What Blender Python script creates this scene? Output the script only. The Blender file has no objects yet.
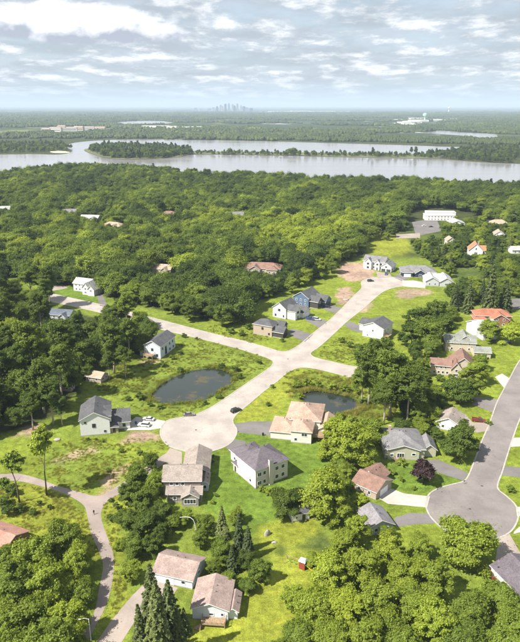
import bpy, bmesh, math, random
import numpy as np
from mathutils import Vector, Matrix

random.seed(7)
rng = np.random.default_rng(7)
sc = bpy.context.scene
col = sc.collection

# ------------------------------------------------------------------ camera
FOC, CAMH, PITCH = 640.0, 120.0, math.atan(216 / 640.0)   # focal length in photo pixels, drone height (m), tilt
cd = bpy.data.cameras.new('camera')
cam = bpy.data.objects.new('camera', cd)
col.objects.link(cam)
cam.location = (0, 0, CAMH)
cam.rotation_euler = (math.pi / 2 - PITCH, 0, 0)
cd.sensor_fit = 'HORIZONTAL'
cd.sensor_width = 36
cd.lens = 36 * FOC / 520
cd.clip_start = 1
cd.clip_end = 120000
sc.camera = cam

# ------------------------------------------------------------------ sky
SUN_EL = math.radians(50)
SX, SY = -0.87, -0.50
to_sun = Vector((SX * math.cos(SUN_EL), SY * math.cos(SUN_EL), math.sin(SUN_EL))).normalized()
world = bpy.data.worlds.new('World')
sc.world = world
world.use_nodes = True


class NT:
    """tiny node-tree helper"""
    def __init__(self, tree):
        self.t = tree

    def n(self, kind, **kw):
        nd = self.t.nodes.new(kind)
        for k, v in kw.items():
            setattr(nd, k, v)
        return nd

    def put(self, sock, v):
        if hasattr(v, 'is_linked'):
            self.t.links.new(v, sock)
        elif v is not None:
            if isinstance(v, (tuple, list)) and len(v) == 3 and sock.type == 'RGBA':
                v = (*v, 1)
            sock.default_value = v

    def m(self, op, a, b=None, c=None, clamp=False):
        nd = self.n('ShaderNodeMath', operation=op, use_clamp=clamp)
        for i, v in enumerate((a, b, c)):
            if v is not None:
                self.put(nd.inputs[i], v)
        return nd.outputs[0]

    def vm(self, op, a, b=None):
        nd = self.n('ShaderNodeVectorMath', operation=op)
        self.put(nd.inputs[0], a)
        if b is not None:
            self.put(nd.inputs[3] if op == 'SCALE' else nd.inputs[1], b)
        return nd.outputs[0]

    def mix(self, fac, a, b, blend='MIX'):
        nd = self.n('ShaderNodeMix', data_type='RGBA', blend_type=blend)
        self.put(nd.inputs[0], fac)
        self.put(nd.inputs[6], a)
        self.put(nd.inputs[7], b)
        return nd.outputs[2]

    def noise(self, vec, scale, detail=4, rough=.55, dist=0.0, out=0):
        nd = self.n('ShaderNodeTexNoise')
        self.put(nd.inputs['Vector'], vec)
        nd.inputs['Scale'].default_value = scale
        nd.inputs['Detail'].default_value = detail
        nd.inputs['Roughness'].default_value = rough
        nd.inputs['Distortion'].default_value = dist
        return nd.outputs[out]

    def step(self, v, a, b, lo=0.0, hi=1.0):
        nd = self.n('ShaderNodeMapRange', interpolation_type='SMOOTHSTEP')
        self.put(nd.inputs[0], v)
        for i, x in zip((1, 2, 3, 4), (a, b, lo, hi)):
            nd.inputs[i].default_value = x
        return nd.outputs[0]

    def sep(self, v):
        nd = self.n('ShaderNodeSeparateXYZ')
        self.put(nd.inputs[0], v)
        return nd.outputs

    def comb(self, x, y, z):
        nd = self.n('ShaderNodeCombineXYZ')
        for s, v in zip(nd.inputs, (x, y, z)):
            self.put(s, v)
        return nd.outputs[0]


def build_world():
    t = world.node_tree
    t.nodes.clear()
    w = NT(t)
    sky = w.n('ShaderNodeTexSky', sky_type='NISHITA')
    sky.sun_disc = False
    sky.sun_elevation = SUN_EL
    sky.sun_rotation = math.atan2(SX, SY)
    sky.air_density = 1.0
    sky.dust_density = 1.5
    skyc = w.vm('SCALE', sky.outputs[0], 0.10)
    d = w.n('ShaderNodeTexCoord').outputs['Generated']
    x, y, z = w.sep(d)
    zc = w.m('MAXIMUM', z, 0.0)
    q = w.m('DIVIDE', 1.0, w.m('ADD', zc, 0.13))
    u = w.m('MULTIPLY', x, q)
    v = w.m('MULTIPLY', y, q)
    p = w.comb(u, v, 0.0)
    # broken layer cloud that covers most of the sky
    big = w.noise(p, 1.05, 4, .55, .2)
    sm = w.noise(w.vm('MULTIPLY', p, (1.0, .72, 1)), 3.1, 10, .66, .15)
    n1 = w.m('ADD', w.m('MULTIPLY', big, .55), w.m('MULTIPLY', sm, .45))
    cov = w.step(n1, .33, .55)
    # lit tops / grey bases of the same clouds: the cloud thickness a little nearer the sun
    sm2 = w.noise(w.vm('MULTIPLY', w.vm('ADD', p, (.10, -.22, 0)), (1.0, .72, 1)), 3.1, 10, .66, .15)
    edge = w.m('SUBTRACT', sm, sm2)
    lit = w.step(w.m('ADD', w.m('MULTIPLY', edge, 1.5), w.m('MULTIPLY', w.m('SUBTRACT', n1, .5), 1.1)), -.10, .42)
    ccol = w.mix(lit, (.385, .430, .480), (.80, .81, .83))
    base = w.mix(.6, skyc, (.42, .50, .585))
    c = w.mix(w.m('MULTIPLY', cov, .88), base, ccol)
    band = w.step(w.noise(w.vm('ADD', p, (11, 4, 0)), 1.7, 6, .6, .2), .36, .64, .90, 1.10)
    c = w.vm('SCALE', c, band)
    # one heaped cumulus standing above the layer
    az = w.m('ARCTAN2', x, y)
    puff = w.noise(w.vm('MULTIPLY', d, (1, 1, 1.7)), 15.0, 9, .58, .3)
    wob = w.m('MULTIPLY', w.m('SUBTRACT', puff, .5), 2.4)
    ex = w.m('DIVIDE', w.m('SUBTRACT', az, -.238), .140)
    ez = w.m('SUBTRACT', z, .092)
    ezu = w.m('DIVIDE', w.m('MAXIMUM', ez, 0.0), .042)
    ezd = w.m('DIVIDE', w.m('MINIMUM', ez, 0.0), .012)
    ez2 = w.m('ADD', w.m('MULTIPLY', ezu, ezu), w.m('MULTIPLY', ezd, ezd))
    rr = w.m('ADD', w.m('ADD', w.m('MULTIPLY', ex, ex), ez2), wob)
    cum = w.step(rr, .55, 1.15, 1.0, 0.0)
    h = w.step(w.m('ADD', ez, w.m('MULTIPLY', wob, .010)), -.006, .024)
    puff2 = w.noise(w.vm('MULTIPLY', w.vm('ADD', d, (.012, 0, -.010)), (1, 1, 1.7)), 15.0, 9, .58, .3)
    h = w.m('ADD', h, w.m('MULTIPLY', w.m('SUBTRACT', puff, puff2), 2.2), clamp=True)
    cumc = w.mix(h, (.36, .39, .46), (1.08, 1.08, 1.08))
    c = w.mix(cum, c, cumc)
    # the layer closes to a pale band of distance towards the horizon
    hz = w.step(z, .0, .05, 1.0, 0.0)
    c = w.mix(w.m('MULTIPLY', hz, .75), c, (.47, .56, .635))
    bg = w.n('ShaderNodeBackground')
    w.put(bg.inputs[0], c)
    bg.inputs[1].default_value = SKY_STRENGTH
    out = w.n('ShaderNodeOutputWorld')
    t.links.new(bg.outputs[0], out.inputs[0])


SKY_STRENGTH = 0.57
build_world()

# ------------------------------------------------------------------ sun and exposure
sl = bpy.data.lights.new('sun', 'SUN')
sl.energy = 4.4
sl.angle = math.radians(0.6)
sl.color = (1.0, .95, .86)
sun = bpy.data.objects.new('sun', sl)
col.objects.link(sun)
sun.location = (-300, -100, 400)
sun.rotation_euler = to_sun.to_track_quat('Z', 'Y').to_euler()
sc.view_settings.view_transform = 'Standard'
sc.view_settings.look = 'None'
sc.view_settings.gamma = 1
sc.view_settings.use_curve_mapping = False
sc.view_settings.exposure = 1.36
sc.cycles.max_bounces = 6
sc.cycles.diffuse_bounces = 3
sc.cycles.glossy_bounces = 2
sc.cycles.transmission_bounces = 4
sc.cycles.transparent_max_bounces = 8
sc.cycles.volume_bounces = 1
sc.cycles.use_denoising = True


# ------------------------------------------------------------------ survey: photo point -> metres on the ground
def G(x, y, z=0.0):
    u = (x - 260) / FOC
    v = (321 - y) / FOC
    dy = math.cos(PITCH) + v * math.sin(PITCH)
    dz = -math.sin(PITCH) + v * math.cos(PITCH)
    t = (z - CAMH) / dz
    return (u * t, dy * t)


def GP(pts):
    return np.array([G(*p) for p in pts])


def ppm(X, Y, Z=0):
    return FOC / (Y * math.cos(PITCH) - (Z - CAMH) * math.sin(PITCH))


def PXL(X, Y, Z=0):
    z = Z - CAMH
    d = Y * math.cos(PITCH) - z * math.sin(PITCH)
    return 260 + FOC * X / d, 321 - FOC * (Y * math.sin(PITCH) + z * math.cos(PITCH)) / d


def smooth(pts, n=6, closed=True):
    P = np.asarray(pts, float)
    out = []
    N = len(P)
    for i in range(N if closed else N - 1):
        p0, p1, p2, p3 = (P[(i - 1) % N], P[i], P[(i + 1) % N], P[(i + 2) % N]) if closed else \
            (P[max(i - 1, 0)], P[i], P[i + 1], P[min(i + 2, N - 1)])
        for k in range(n):
            t = k / n
            out.append(.5 * ((2 * p1) + (p2 - p0) * t + (2 * p0 - 5 * p1 + 4 * p2 - p3) * t * t
                             + (-p0 + 3 * p1 - 3 * p2 + p3) * t ** 3))
    if not closed:
        out.append(P[-1])
    return np.array(out)


def inside(X, Y, poly):
    X = np.asarray(X, float)
    Y = np.asarray(Y, float)
    r = np.zeros(X.shape, bool)
    a = poly
    b = np.roll(poly, -1, 0)
    for (x1, y1), (x2, y2) in zip(a, b):
        if y1 == y2:
            continue
        c = ((y1 > Y) != (y2 > Y)) & (X < (x2 - x1) * (Y - y1) / (y2 - y1) + x1)
        r ^= c
    return r


def ccw(P):
    a = np.roll(P, -1, 0)
    return P if np.sum(P[:, 0] * a[:, 1] - a[:, 0] * P[:, 1]) > 0 else P[::-1]


# ------------------------------------------------------------------ materials
def new_mat(name):
    m = bpy.data.materials.new(name)
    m.use_nodes = True
    m.node_tree.nodes.clear()
    return m, NT(m.node_tree)


def finish(m, w, bsdf):
    o = w.n('ShaderNodeOutputMaterial')
    m.node_tree.links.new(bsdf, o.inputs[0])
    return m


def principled(w, colr, rough=.8, spec=.3, normal=None, metal=0.0):
    b = w.n('ShaderNodeBsdfPrincipled')
    w.put(b.inputs['Base Color'], colr)
    w.put(b.inputs['Roughness'], rough)
    b.inputs['Specular IOR Level'].default_value = spec
    b.inputs['Metallic'].default_value = metal
    if normal is not None:
        w.put(b.inputs['Normal'], normal)
    return b.outputs[0]


def bump(w, h, strength, dist):
    b = w.n('ShaderNodeBump')
    b.inputs['Strength'].default_value = strength
    b.inputs['Distance'].default_value = dist
    w.put(b.inputs['Height'], h)
    return b.outputs[0]


MATS = {}


def plain(name, c, rough=.7, spec=.3, var=.12, scale=1.5, metal=0.0):
    if name in MATS:
        return MATS[name]
    m, w = new_mat(name)
    p = w.n('ShaderNodeNewGeometry').outputs['Position']
    f = w.step(w.noise(p, scale, 5, .65), .3, .7, 1 - var, 1 + var)
    MATS[name] = finish(m, w, principled(w, w.vm('SCALE', c, f), rough, spec, None, metal))
    return MATS[name]


def siding(name, c, var=.07):
    """painted lap siding: fine horizontal boards"""
    if name in MATS:
        return MATS[name]
    m, w = new_mat(name)
    p = w.n('ShaderNodeNewGeometry').outputs['Position']
    z = w.sep(p)[2]
    lap = w.m('FRACT', w.m('DIVIDE', z, .18))
    c = tuple(v * .84 for v in c)
    f = w.step(w.noise(p, 2.2, 5, .6), .25, .75, 1 - var, 1 + var)
    stain = w.step(w.noise(w.vm('MULTIPLY', p, (1, 1, .25)), .8, 5, .7), .55, .8, 1.0, .9)
    MATS[name] = finish(m, w, principled(w, w.vm('SCALE', c, w.m('MULTIPLY', f, stain)), .6, .35, bump(w, lap, .5, .02)))
    return MATS[name]


def shingle(name, c, var=.28):
    if name in MATS:
        return MATS[name]
    m, w = new_mat(name)
    p = w.n('ShaderNodeNewGeometry').outputs['Position']
    z = w.sep(p)[2]
    c = tuple(v * .70 for v in c)
    a = w.noise(p, 3.2, 6, .75)
    b = w.noise(p, .35, 4, .6)
    v = w.n('ShaderNodeTexVoronoi')
    w.put(v.inputs['Vector'], w.vm('MULTIPLY', p, (2.2, 2.2, 7.0)))
    v.inputs['Scale'].default_value = 1.0
    tab = w.sep(v.outputs['Color'])[0]
    f = w.m('MULTIPLY', w.step(a, .25, .75, 1 - var, 1 + var), w.step(b, .3, .7, .84, 1.14))
    f = w.m('MULTIPLY', f, w.m('ADD', w.m('MULTIPLY', tab, .24), .88))
    row = w.m('FRACT', w.m('DIVIDE', z, .14))
    MATS[name] = finish(m, w, principled(w, w.vm('SCALE', c, f), .9, .2, bump(w, w.m('ADD', row, a), .6, .03)))
    return MATS[name]


def paving(name, c, joints=False, crack=.9, var=.15):
    if name in MATS:
        return MATS[name]
    m, w = new_mat(name)
    p = w.n('ShaderNodeNewGeometry').outputs['Position']
    c = tuple(v * .70 for v in c)
    a = w.step(w.noise(p, .11, 5, .6), .3, .7, 1 - var, 1 + var)
    b = w.step(w.noise(p, 1.7, 6, .75), .3, .7, .93, 1.07)
    f = w.m('MULTIPLY', a, b)
    v = w.n('ShaderNodeTexVoronoi', feature='DISTANCE_TO_EDGE')
    w.put(v.inputs['Vector'], w.vm('ADD', p, w.vm('SCALE', w.noise(p, .5, 4, .6, 0, 1), 2.5)))
    v.inputs['Scale'].default_value = .13
    gap = w.step(w.noise(w.vm('ADD', p, (5, 9, 2)), .08, 3, .6), .45, .6)
    line = w.m('SUBTRACT', 1.0, w.m('MULTIPLY', gap, w.step(v.outputs['Distance'], .002, .012, crack * .26, 0.0)))
    f = w.m('MULTIPLY', f, line)
    oil = w.step(w.noise(w.vm('ADD', p, (40, 3, 0)), .3, 4, .7), .58, .75, 1.0, .90)
    f = w.m('MULTIPLY', f, oil)
    MATS[name] = finish(m, w, principled(w, w.vm('SCALE', c, f), .85, .3, bump(w, w.noise(p, 6, 4, .7), .3, .02)))
    return MATS[name]


def leaf_material(name, dark, mid, light, transl=.28, var=.34):
    m, w = new_mat(name)
    at = w.n('ShaderNodeAttribute', attribute_type='INSTANCER', attribute_name='tone')
    oi = w.n('ShaderNodeObjectInfo').outputs['Random']
    ge = w.n('ShaderNodeNewGeometry')
    isl = ge.outputs['Random Per Island']
    t = w.m('ADD', at.outputs['Fac'], w.m('MULTIPLY', w.m('SUBTRACT', isl, .5), var))
    t = w.m('ADD', t, w.m('MULTIPLY', w.m('SUBTRACT', oi, .5), .14), clamp=True)
    r = w.n('ShaderNodeValToRGB')
    e = r.color_ramp.elements
    e[0].position, e[0].color = 0, (*dark, 1)
    e[1].position, e[1].color = 1, (*light, 1)
    k = e.new(.5)
    k.color = (*mid, 1)
    w.put(r.inputs[0], t)
    c = w.vm('SCALE', r.outputs[0], w.m('ADD', w.m('MULTIPLY', w.m('FRACT', w.m('MULTIPLY', oi, 7.3)), .3), .85))
    b = principled(w, c, .55, .25)
    tr = w.n('ShaderNodeBsdfTranslucent')
    w.put(tr.inputs[0], w.vm('MULTIPLY', c, (1.25, 1.15, .6)))
    mx = w.n('ShaderNodeMixShader')
    mx.inputs[0].default_value = transl
    m.node_tree.links.new(b, mx.inputs[1])
    m.node_tree.links.new(tr.outputs[0], mx.inputs[2])
    return finish(m, w, mx.outputs[0])


def glass_mat():
    m, w = new_mat('window_glass')
    oi = w.n('ShaderNodeObjectInfo').outputs['Random']
    c = w.mix(oi, (.012, .016, .02), (.05, .06, .07))
    return finish(m, w, principled(w, c, .06, .7))


def water_mat(name, body, rough, wave, wscale, weeds=False):
    m, w = new_mat(name)
    p = w.n('ShaderNodeNewGeometry').outputs['Position']
    n = w.noise(p, wscale, 4, .6)
    c = body
    r = rough
    if weeds:
        a = w.step(w.noise(p, .09, 5, .65, .4), .54, .66)
        c = w.mix(w.m('MULTIPLY', a, .85), body, (.075, .06, .022))
        r = w.m('ADD', w.m('MULTIPLY', a, .4), rough)
    else:
        gust = w.step(w.noise(w.vm('MULTIPLY', p, (.0016, .008, 0)), 1.0, 4, .6), .35, .7)
        r = w.m('ADD', w.m('MULTIPLY', gust, .10), rough)
    return finish(m, w, principled(w, c, r, .5, bump(w, n, wave, .25)))


M = {}
M['leaf'] = leaf_material('broadleaf_foliage', (.036, .062, .012), (.122, .176, .024), (.300, .362, .036), .42)
M['far_leaf'] = leaf_material('far_foliage', (.028, .045, .012), (.060, .085, .020), (.13, .15, .03), .3, .12)
M['needle'] = leaf_material('needle_foliage', (.026, .046, .018), (.065, .095, .030), (.150, .175, .050), .2)
M['purple'] = leaf_material('purple_foliage', (.018, .010, .012), (.034, .017, .018), (.06, .03, .028), .15)
M['bark'] = plain('bark', (.12, .095, .07), .95, .1, .35, 4)
M['pale_bark'] = plain('pale_bark', (.34, .29, .24), .9, .1, .3, 4)
M['glass'] = glass_mat()
M['white'] = siding('white_siding', (.74, .74, .73))
M['trim'] = plain('white_trim', (.76, .76, .75), .5, .4, .05)
M['darktrim'] = plain('dark_trim', (.06, .06, .065), .5, .4, .1)
M['asphalt'] = paving('aged_asphalt', (.42, .372, .335))
M['asphalt2'] = paving('grey_asphalt', (.235, .21, .20), crack=1.0, var=.16)
M['drive'] = paving('driveway_asphalt', (.185, .170, .165), crack=.6)
M['concrete'] = paving('concrete', (.50, .475, .43), crack=.6)
M['tanconcrete'] = paving('tan_concrete', (.36, .30, .26), crack=.7)
M['trail'] = paving('trail_asphalt', (.33, .27, .24), crack=.8)
M['kerb'] = plain('kerb_concrete', (.30, .28, .25), .8, .3, .15, .6)
M['wood'] = plain('deck_timber', (.27, .19, .12), .8, .2, .3, 3)
M['stone'] = plain('boulder_stone', (.27, .25, .22), .9, .2, .3, 2)
M['tyre'] = plain('tyre_rubber', (.02, .02, .02), .8, .2, .1)
M['chrome'] = plain('wheel_metal', (.45, .45, .46), .35, .5, .1, 2, .8)
M['lamp'] = plain('headlamp_lens', (.7, .7, .72), .2, .6, .05)
M['redlamp'] = plain('tail_lamp_lens', (.35, .02, .02), .3, .5, .05)


# ------------------------------------------------------------------ mesh helpers
def mesh(name, V, Fc, mats=(), smooth_shade=False, idx=None):
    me = bpy.data.meshes.new(name)
    me.from_pydata([tuple(map(float, v)) for v in V], [], [tuple(map(int, f)) for f in Fc])
    for m in mats:
        me.materials.append(m)
    if idx is not None:
        me.polygons.foreach_set('material_index', np.asarray(idx, np.int32))
    if smooth_shade:
        me.polygons.foreach_set('use_smooth', np.ones(len(me.polygons), bool))
    me.update()
    return me


def fast_mesh(name, V, quads, mat):
    """numpy quads -> mesh"""
    me = bpy.data.meshes.new(name)
    n, f = len(V), len(quads)
    k = quads.shape[1]
    me.vertices.add(n)
    me.vertices.foreach_set('co', np.ascontiguousarray(V, np.float32).ravel())
    me.loops.add(f * k)
    me.loops.foreach_set('vertex_index', np.ascontiguousarray(quads, np.int32).ravel())
    me.polygons.add(f)
    me.polygons.foreach_set('loop_start', np.arange(0, f * k, k, dtype=np.int32))
    me.materials.append(mat)
    me.update(calc_edges=True)
    return me


def link(name, me, parent=None, loc=(0, 0, 0), rz=0.0):
    o = bpy.data.objects.new(name, me)
    col.objects.link(o)
    o.location = loc
    o.rotation_euler[2] = rz
    if parent:
        o.parent = parent
    return o


def tag(o, label=None, cat=None, group=None, kind=None):
    if label:
        o['label'] = label
    if cat:
        o['category'] = cat
    if group:
        o['group'] = group
    if kind:
        o['kind'] = kind
    return o


def thing(name, label, cat, loc, rz=0.0, group=None):
    o = link(name, None, None, loc, rz)
    o.empty_display_size = .5
    return tag(o, label, cat, group)


class MB:
    def __init__(self):
        self.V, self.F, self.I = [], [], []

    def add(self, V, F, i=0):
        b = len(self.V)
        self.V += [tuple(v) for v in V]
        self.F += [tuple(b + k for k in f) for f in F]
        self.I += [i] * len(F)
        return self

    def box(self, x0, x1, y0, y1, z0, z1, i=0):
        V = [(x, y, z) for z in (z0, z1) for y in (y0, y1) for x in (x0, x1)]
        return self.add(V, [(0, 2, 3, 1), (4, 5, 7, 6), (0, 1, 5, 4), (2, 6, 7, 3), (0, 4, 6, 2), (1, 3, 7, 5)], i)

    def tube(self, pts, rad, n=6, i=0):
        P = [Vector(p) for p in pts]
        R = rad if isinstance(rad, (list, tuple)) else [rad] * len(P)
        V = []
        for k, p in enumerate(P):
            d = (P[min(k + 1, len(P) - 1)] - P[max(k - 1, 0)]).normalized()
            a = d.orthogonal().normalized()
            if abs(d.z) < .95:
                a = d.cross(Vector((0, 0, 1))).normalized()
            b = d.cross(a)
            for j in range(n):
                t = 2 * math.pi * j / n
                V.append(p + (a * math.cos(t) + b * math.sin(t)) * R[k])
        F = []
        for k in range(len(P) - 1):
            for j in range(n):
                F.append((k * n + j, k * n + (j + 1) % n, (k + 1) * n + (j + 1) % n, (k + 1) * n + j))
        F.append(tuple(range(n - 1, -1, -1)))
        F.append(tuple(range((len(P) - 1) * n, len(P) * n)))
        return self.add(V, F, i)

    def mesh(self, name, mats, sm=False):
        return mesh(name, self.V, self.F, mats, sm, self.I)

    def link(self, name, mats, parent=None, loc=(0, 0, 0), rz=0.0, sm=False):
        return link(name, self.mesh(name, mats if isinstance(mats, (list, tuple)) else [mats], sm), parent, loc, rz)


def sheet(name, P, z, mat, kind='structure'):
    P = ccw(np.asarray(P))
    me = mesh(name, [(x, y, z) for x, y in P], [tuple(range(len(P)))], [mat])
    bm = bmesh.new()
    bm.from_mesh(me)
    bmesh.ops.triangulate(bm, faces=bm.faces[:], quad_method='BEAUTY', ngon_method='EAR_CLIP')
    bm.to_mesh(me)
    bm.free()
    o = link(name, me)
    return tag(o, kind=kind)


def kerb(name, P, w, top, mat):
    P = ccw(np.asarray(P))
    t = np.roll(P, -1, 0) - np.roll(P, 1, 0)
    t /= np.linalg.norm(t, axis=1)[:, None] + 1e-9
    nrm = np.stack([t[:, 1], -t[:, 0]], 1)
    Q = P + nrm * w
    n = len(P)
    V = [(*p, .0) for p in P] + [(*p, top) for p in P] + [(*p, top) for p in Q] + [(*p, -.02) for p in Q]
    F = []
    for i in range(n):
        j = (i + 1) % n
        for a in range(3):
            F.append((a * n + i, a * n + j, (a + 1) * n + j, (a + 1) * n + i))
    o = link(name, mesh(name, V, F, [mat]))
    bm = bmesh.new()
    bm.from_mesh(o.data)
    bmesh.ops.recalc_face_normals(bm, faces=bm.faces[:])
    bm.to_mesh(o.data)
    bm.free()
    return tag(o, kind='structure')


# ------------------------------------------------------------------ outlines surveyed from the photograph
ROAD_A = [(40, 291), (62, 296), (98, 304), (133, 313), (170, 322.5), (200, 330.5), (222, 336), (245, 341.5), (268, 348), (280, 351.5),
          (290, 350.5), (301, 344), (315, 332), (329, 321), (343, 307.5), (354, 296), (362, 288), (361.5, 282.5), (366, 279),
          (376, 277.3), (390, 276.8), (400, 279), (405.5, 282.5), (403, 286), (392, 288), (381.5, 292.5), (373, 299.4), (361, 310),
          (347, 321), (333, 334), (319, 346.5), (311, 352), (310.5, 355), (316, 358), (330, 361.5), (350, 366), (375, 370),
          (400, 374), (400, 384), (375, 381), (350, 377), (332, 372.5), (315, 368.5), (300, 367.5), (288, 372), (277, 381), (263, 391.5),
          (250, 402.5), (239, 411.5), (233, 418), (232.5, 423), (236, 430), (234, 438), (227, 445), (214, 450.3), (199, 452), (183, 450.5),
          (169, 445.5), (162, 437), (161.5, 429), (166, 422), (176, 418.5), (192, 416), (205, 411), (219, 403), (235, 392), (251, 381),
          (265, 371.5), (272, 366), (273.5, 361.5), (268, 358), (256, 354), (235, 347.5), (200, 338.5), (170, 331.5), (133, 322), (98, 312),
          (62, 304), (40, 299)]
ROAD_B = [(545, 330), (528, 350), (518, 364), (511, 377), (504, 390), (497, 404), (490, 424), (483, 440), (476.7, 457), (469.8, 474.6),
          (464.6, 481.5), (454, 484.5), (440, 488.5), (430.7, 493.7), (426.5, 502), (428.5, 512), (435, 521), (446, 530), (460, 536), (478, 539),
          (496, 538), (509, 532), (515.5, 523), (517.5, 514), (514.5, 505), (506, 496.5), (498, 490), (497, 484), (501, 473), (506, 457),
          (511.5, 440), (520, 417), (530, 398), (545, 375), (560, 355)]
TRAIL = [(-40, 470), (0, 474), (17, 473.5), (38, 478.5), (55, 485), (69, 489), (83, 493), (95, 496), (105, 494), (117.7, 485.5), (135, 474.6),
         (151, 464), (163, 455), (169, 453), (171, 456), (162.7, 464.5), (142, 478.5), (124.6, 490.5), (107, 502), (101.5, 511), (101.5, 519.6),
         (106, 533.5), (112.5, 550.8), (114, 566), (111, 589), (104, 610), (95, 627), (86, 645), (74, 672), (60, 672), (73, 645), (86.5, 627),
         (95, 610), (99, 589), (103, 566), (98.7, 550.8), (91, 533.5), (88, 519.6), (85, 507.5), (78, 501), (65.8, 494.5), (45, 487.5),
         (20.8, 481.5), (0, 480.5), (-40, 478)]
DRIVES = [  # outline, material
    ([(124, 430.5), (127, 424), (136, 417), (150, 418), (165, 421), (162, 428), (150, 430), (136, 430)], 'concrete'),
    ([(235, 423.5), (252, 421.5), (272, 421.5), (271, 436), (252, 434), (237, 432.5)], 'drive'),
    ([(226, 447), (234, 439.5), (246, 441), (243, 452), (232, 455)], 'drive'),
    ([(163, 458), (170, 448), (182, 452), (182, 466), (168, 466)], 'tanconcrete'),
    ([(190, 453), (202, 452), (203, 460), (190, 460)], 'tanconcrete'),
    ([(287, 334), (292, 328.5), (313, 334.5), (305, 342)], 'drive'),
    ([(305, 320), (311, 315), (328, 321.5), (319, 328)], 'drive'),
    ([(321, 308), (326, 303.5), (342, 308), (335, 313.5)], 'drive'),
    ([(402, 280.5), (414, 280.5), (426, 283), (425, 288), (403, 286.5)], 'concrete'),
    ([(393, 277), (398, 274), (410, 277), (403, 281.5)], 'drive'),
    ([(376, 271.5), (390, 274), (392, 277.3), (378, 278)], 'tanconcrete'),
    ([(426, 460), (438, 459.5), (468, 473), (464, 481), (445, 475), (424, 468)], 'drive'),
    ([(379, 490), (390, 488), (404, 493.5), (430, 496.5), (427, 507.5), (405, 505.5), (388, 504), (378, 498)], 'concrete'),
    ([(394, 518), (410, 513), (430, 513.5), (437, 523.5), (416, 524.5), (396, 527)], 'drive'),
    ([(454, 419), (465, 414), (473, 423), (491, 422), (489, 431), (477, 432.5), (464, 431), (456, 427)], 'tanconcrete'),
    ([(472, 397), (485, 398), (500, 400), (494, 413), (483, 408.5), (472, 404.5)], 'asphalt2'),
    ([(502, 466), (512, 466.5), (545, 470), (545, 481), (516, 477), (499.5, 475)], 'drive'),
    ([(512, 438), (545, 436), (545, 445), (510, 447)], 'concrete'),
    ([(516, 507), (545, 507), (545, 517), (517, 516)], 'concrete'),
    ([(499, 538), (509, 533), (522, 556), (530, 576), (500, 582), (494, 570)], 'tanconcrete'),
    ([(150, 578), (178, 588), (172, 597), (152, 600), (142, 612), (132, 626), (120, 645), (104, 672), (78, 672), (96, 643), (112, 620), (131, 597)], 'tanconcrete'),
    ([(344, 324.5), (350, 321.5), (364, 327), (362, 333), (351, 330)], 'drive'),
    ([(412, 222), (436, 218), (442, 231), (416, 236)], 'drive'),
    ([(396, 234.5), (420, 233), (420, 238), (396, 238.5)], 'tanconcrete'),
    ([(495, 377), (502, 373.5), (510, 378.5), (504, 388)], 'concrete'),
    ([(38, 300), (46, 288), (62, 284), (68, 288), (52, 291), (48, 302)], 'tanconcrete'),
    ([(98, 300), (96, 294), (102, 293), (108, 307), (100, 306)], 'drive'),
    ([(500, 300), (545, 296), (545, 304), (512, 310)], 'drive'),
]
POND_A = [(151, 397), (158, 387), (168, 380), (181, 374), (196, 369.5), (212, 368), (226, 371), (233, 376.5), (228, 385), (216, 392.5),
          (204, 398.5), (188, 402), (170, 402), (157, 401)]
POND_B = [(302, 394), (310, 390.5), (326, 391.5), (344, 395.5), (357, 400), (360, 407), (352, 412.5), (338, 413.5), (322, 411), (309, 404)]
pondA = smooth(GP(POND_A), 5)
pondB = smooth(GP(POND_B), 5)
roadA = smooth(GP(ROAD_A), 5)
roadB = smooth(GP(ROAD_B), 5)
trail = smooth(GP(TRAIL), 5)
drives = [(GP(p), m) for p, m in DRIVES]

# ------------------------------------------------------------------ ground
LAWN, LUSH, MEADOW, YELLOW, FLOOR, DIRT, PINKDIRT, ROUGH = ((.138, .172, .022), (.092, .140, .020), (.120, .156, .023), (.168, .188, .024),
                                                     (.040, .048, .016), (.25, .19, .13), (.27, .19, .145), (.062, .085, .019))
FOREST_BACK = [(-160, 196), (-60, 186), (0, 181), (50, 173), (130, 172), (180, 179), (260, 181), (330, 185), (400, 188), (520, 192), (720, 196),
               (720, 236), (520, 226), (475, 214), (440, 208), (410, 212), (396, 228), (372, 232), (366, 252), (345, 261), (325, 268), (312, 280),
               (285, 290), (262, 302), (248, 318), (230, 325), (205, 320), (165, 311), (120, 299), (60, 288), (0, 276), (-160, 270)]
FOREST_LEFT = [(-200, 300), (0, 292), (40, 305), (98, 318), (133, 328), (152, 334), (146, 350), (128, 362), (96, 366), (84, 380), (74, 398), (62, 412),
               (30, 424), (0, 432), (-200, 440)]
FOREST_RIGHT = [(384, 236), (404, 228), (424, 232), (470, 222), (520, 232), (700, 246), (700, 330), (545, 322), (520, 300), (505, 304), (478, 306),
                (462, 300), (456, 282), (452, 266), (432, 258), (408, 252), (392, 246)]
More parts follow.
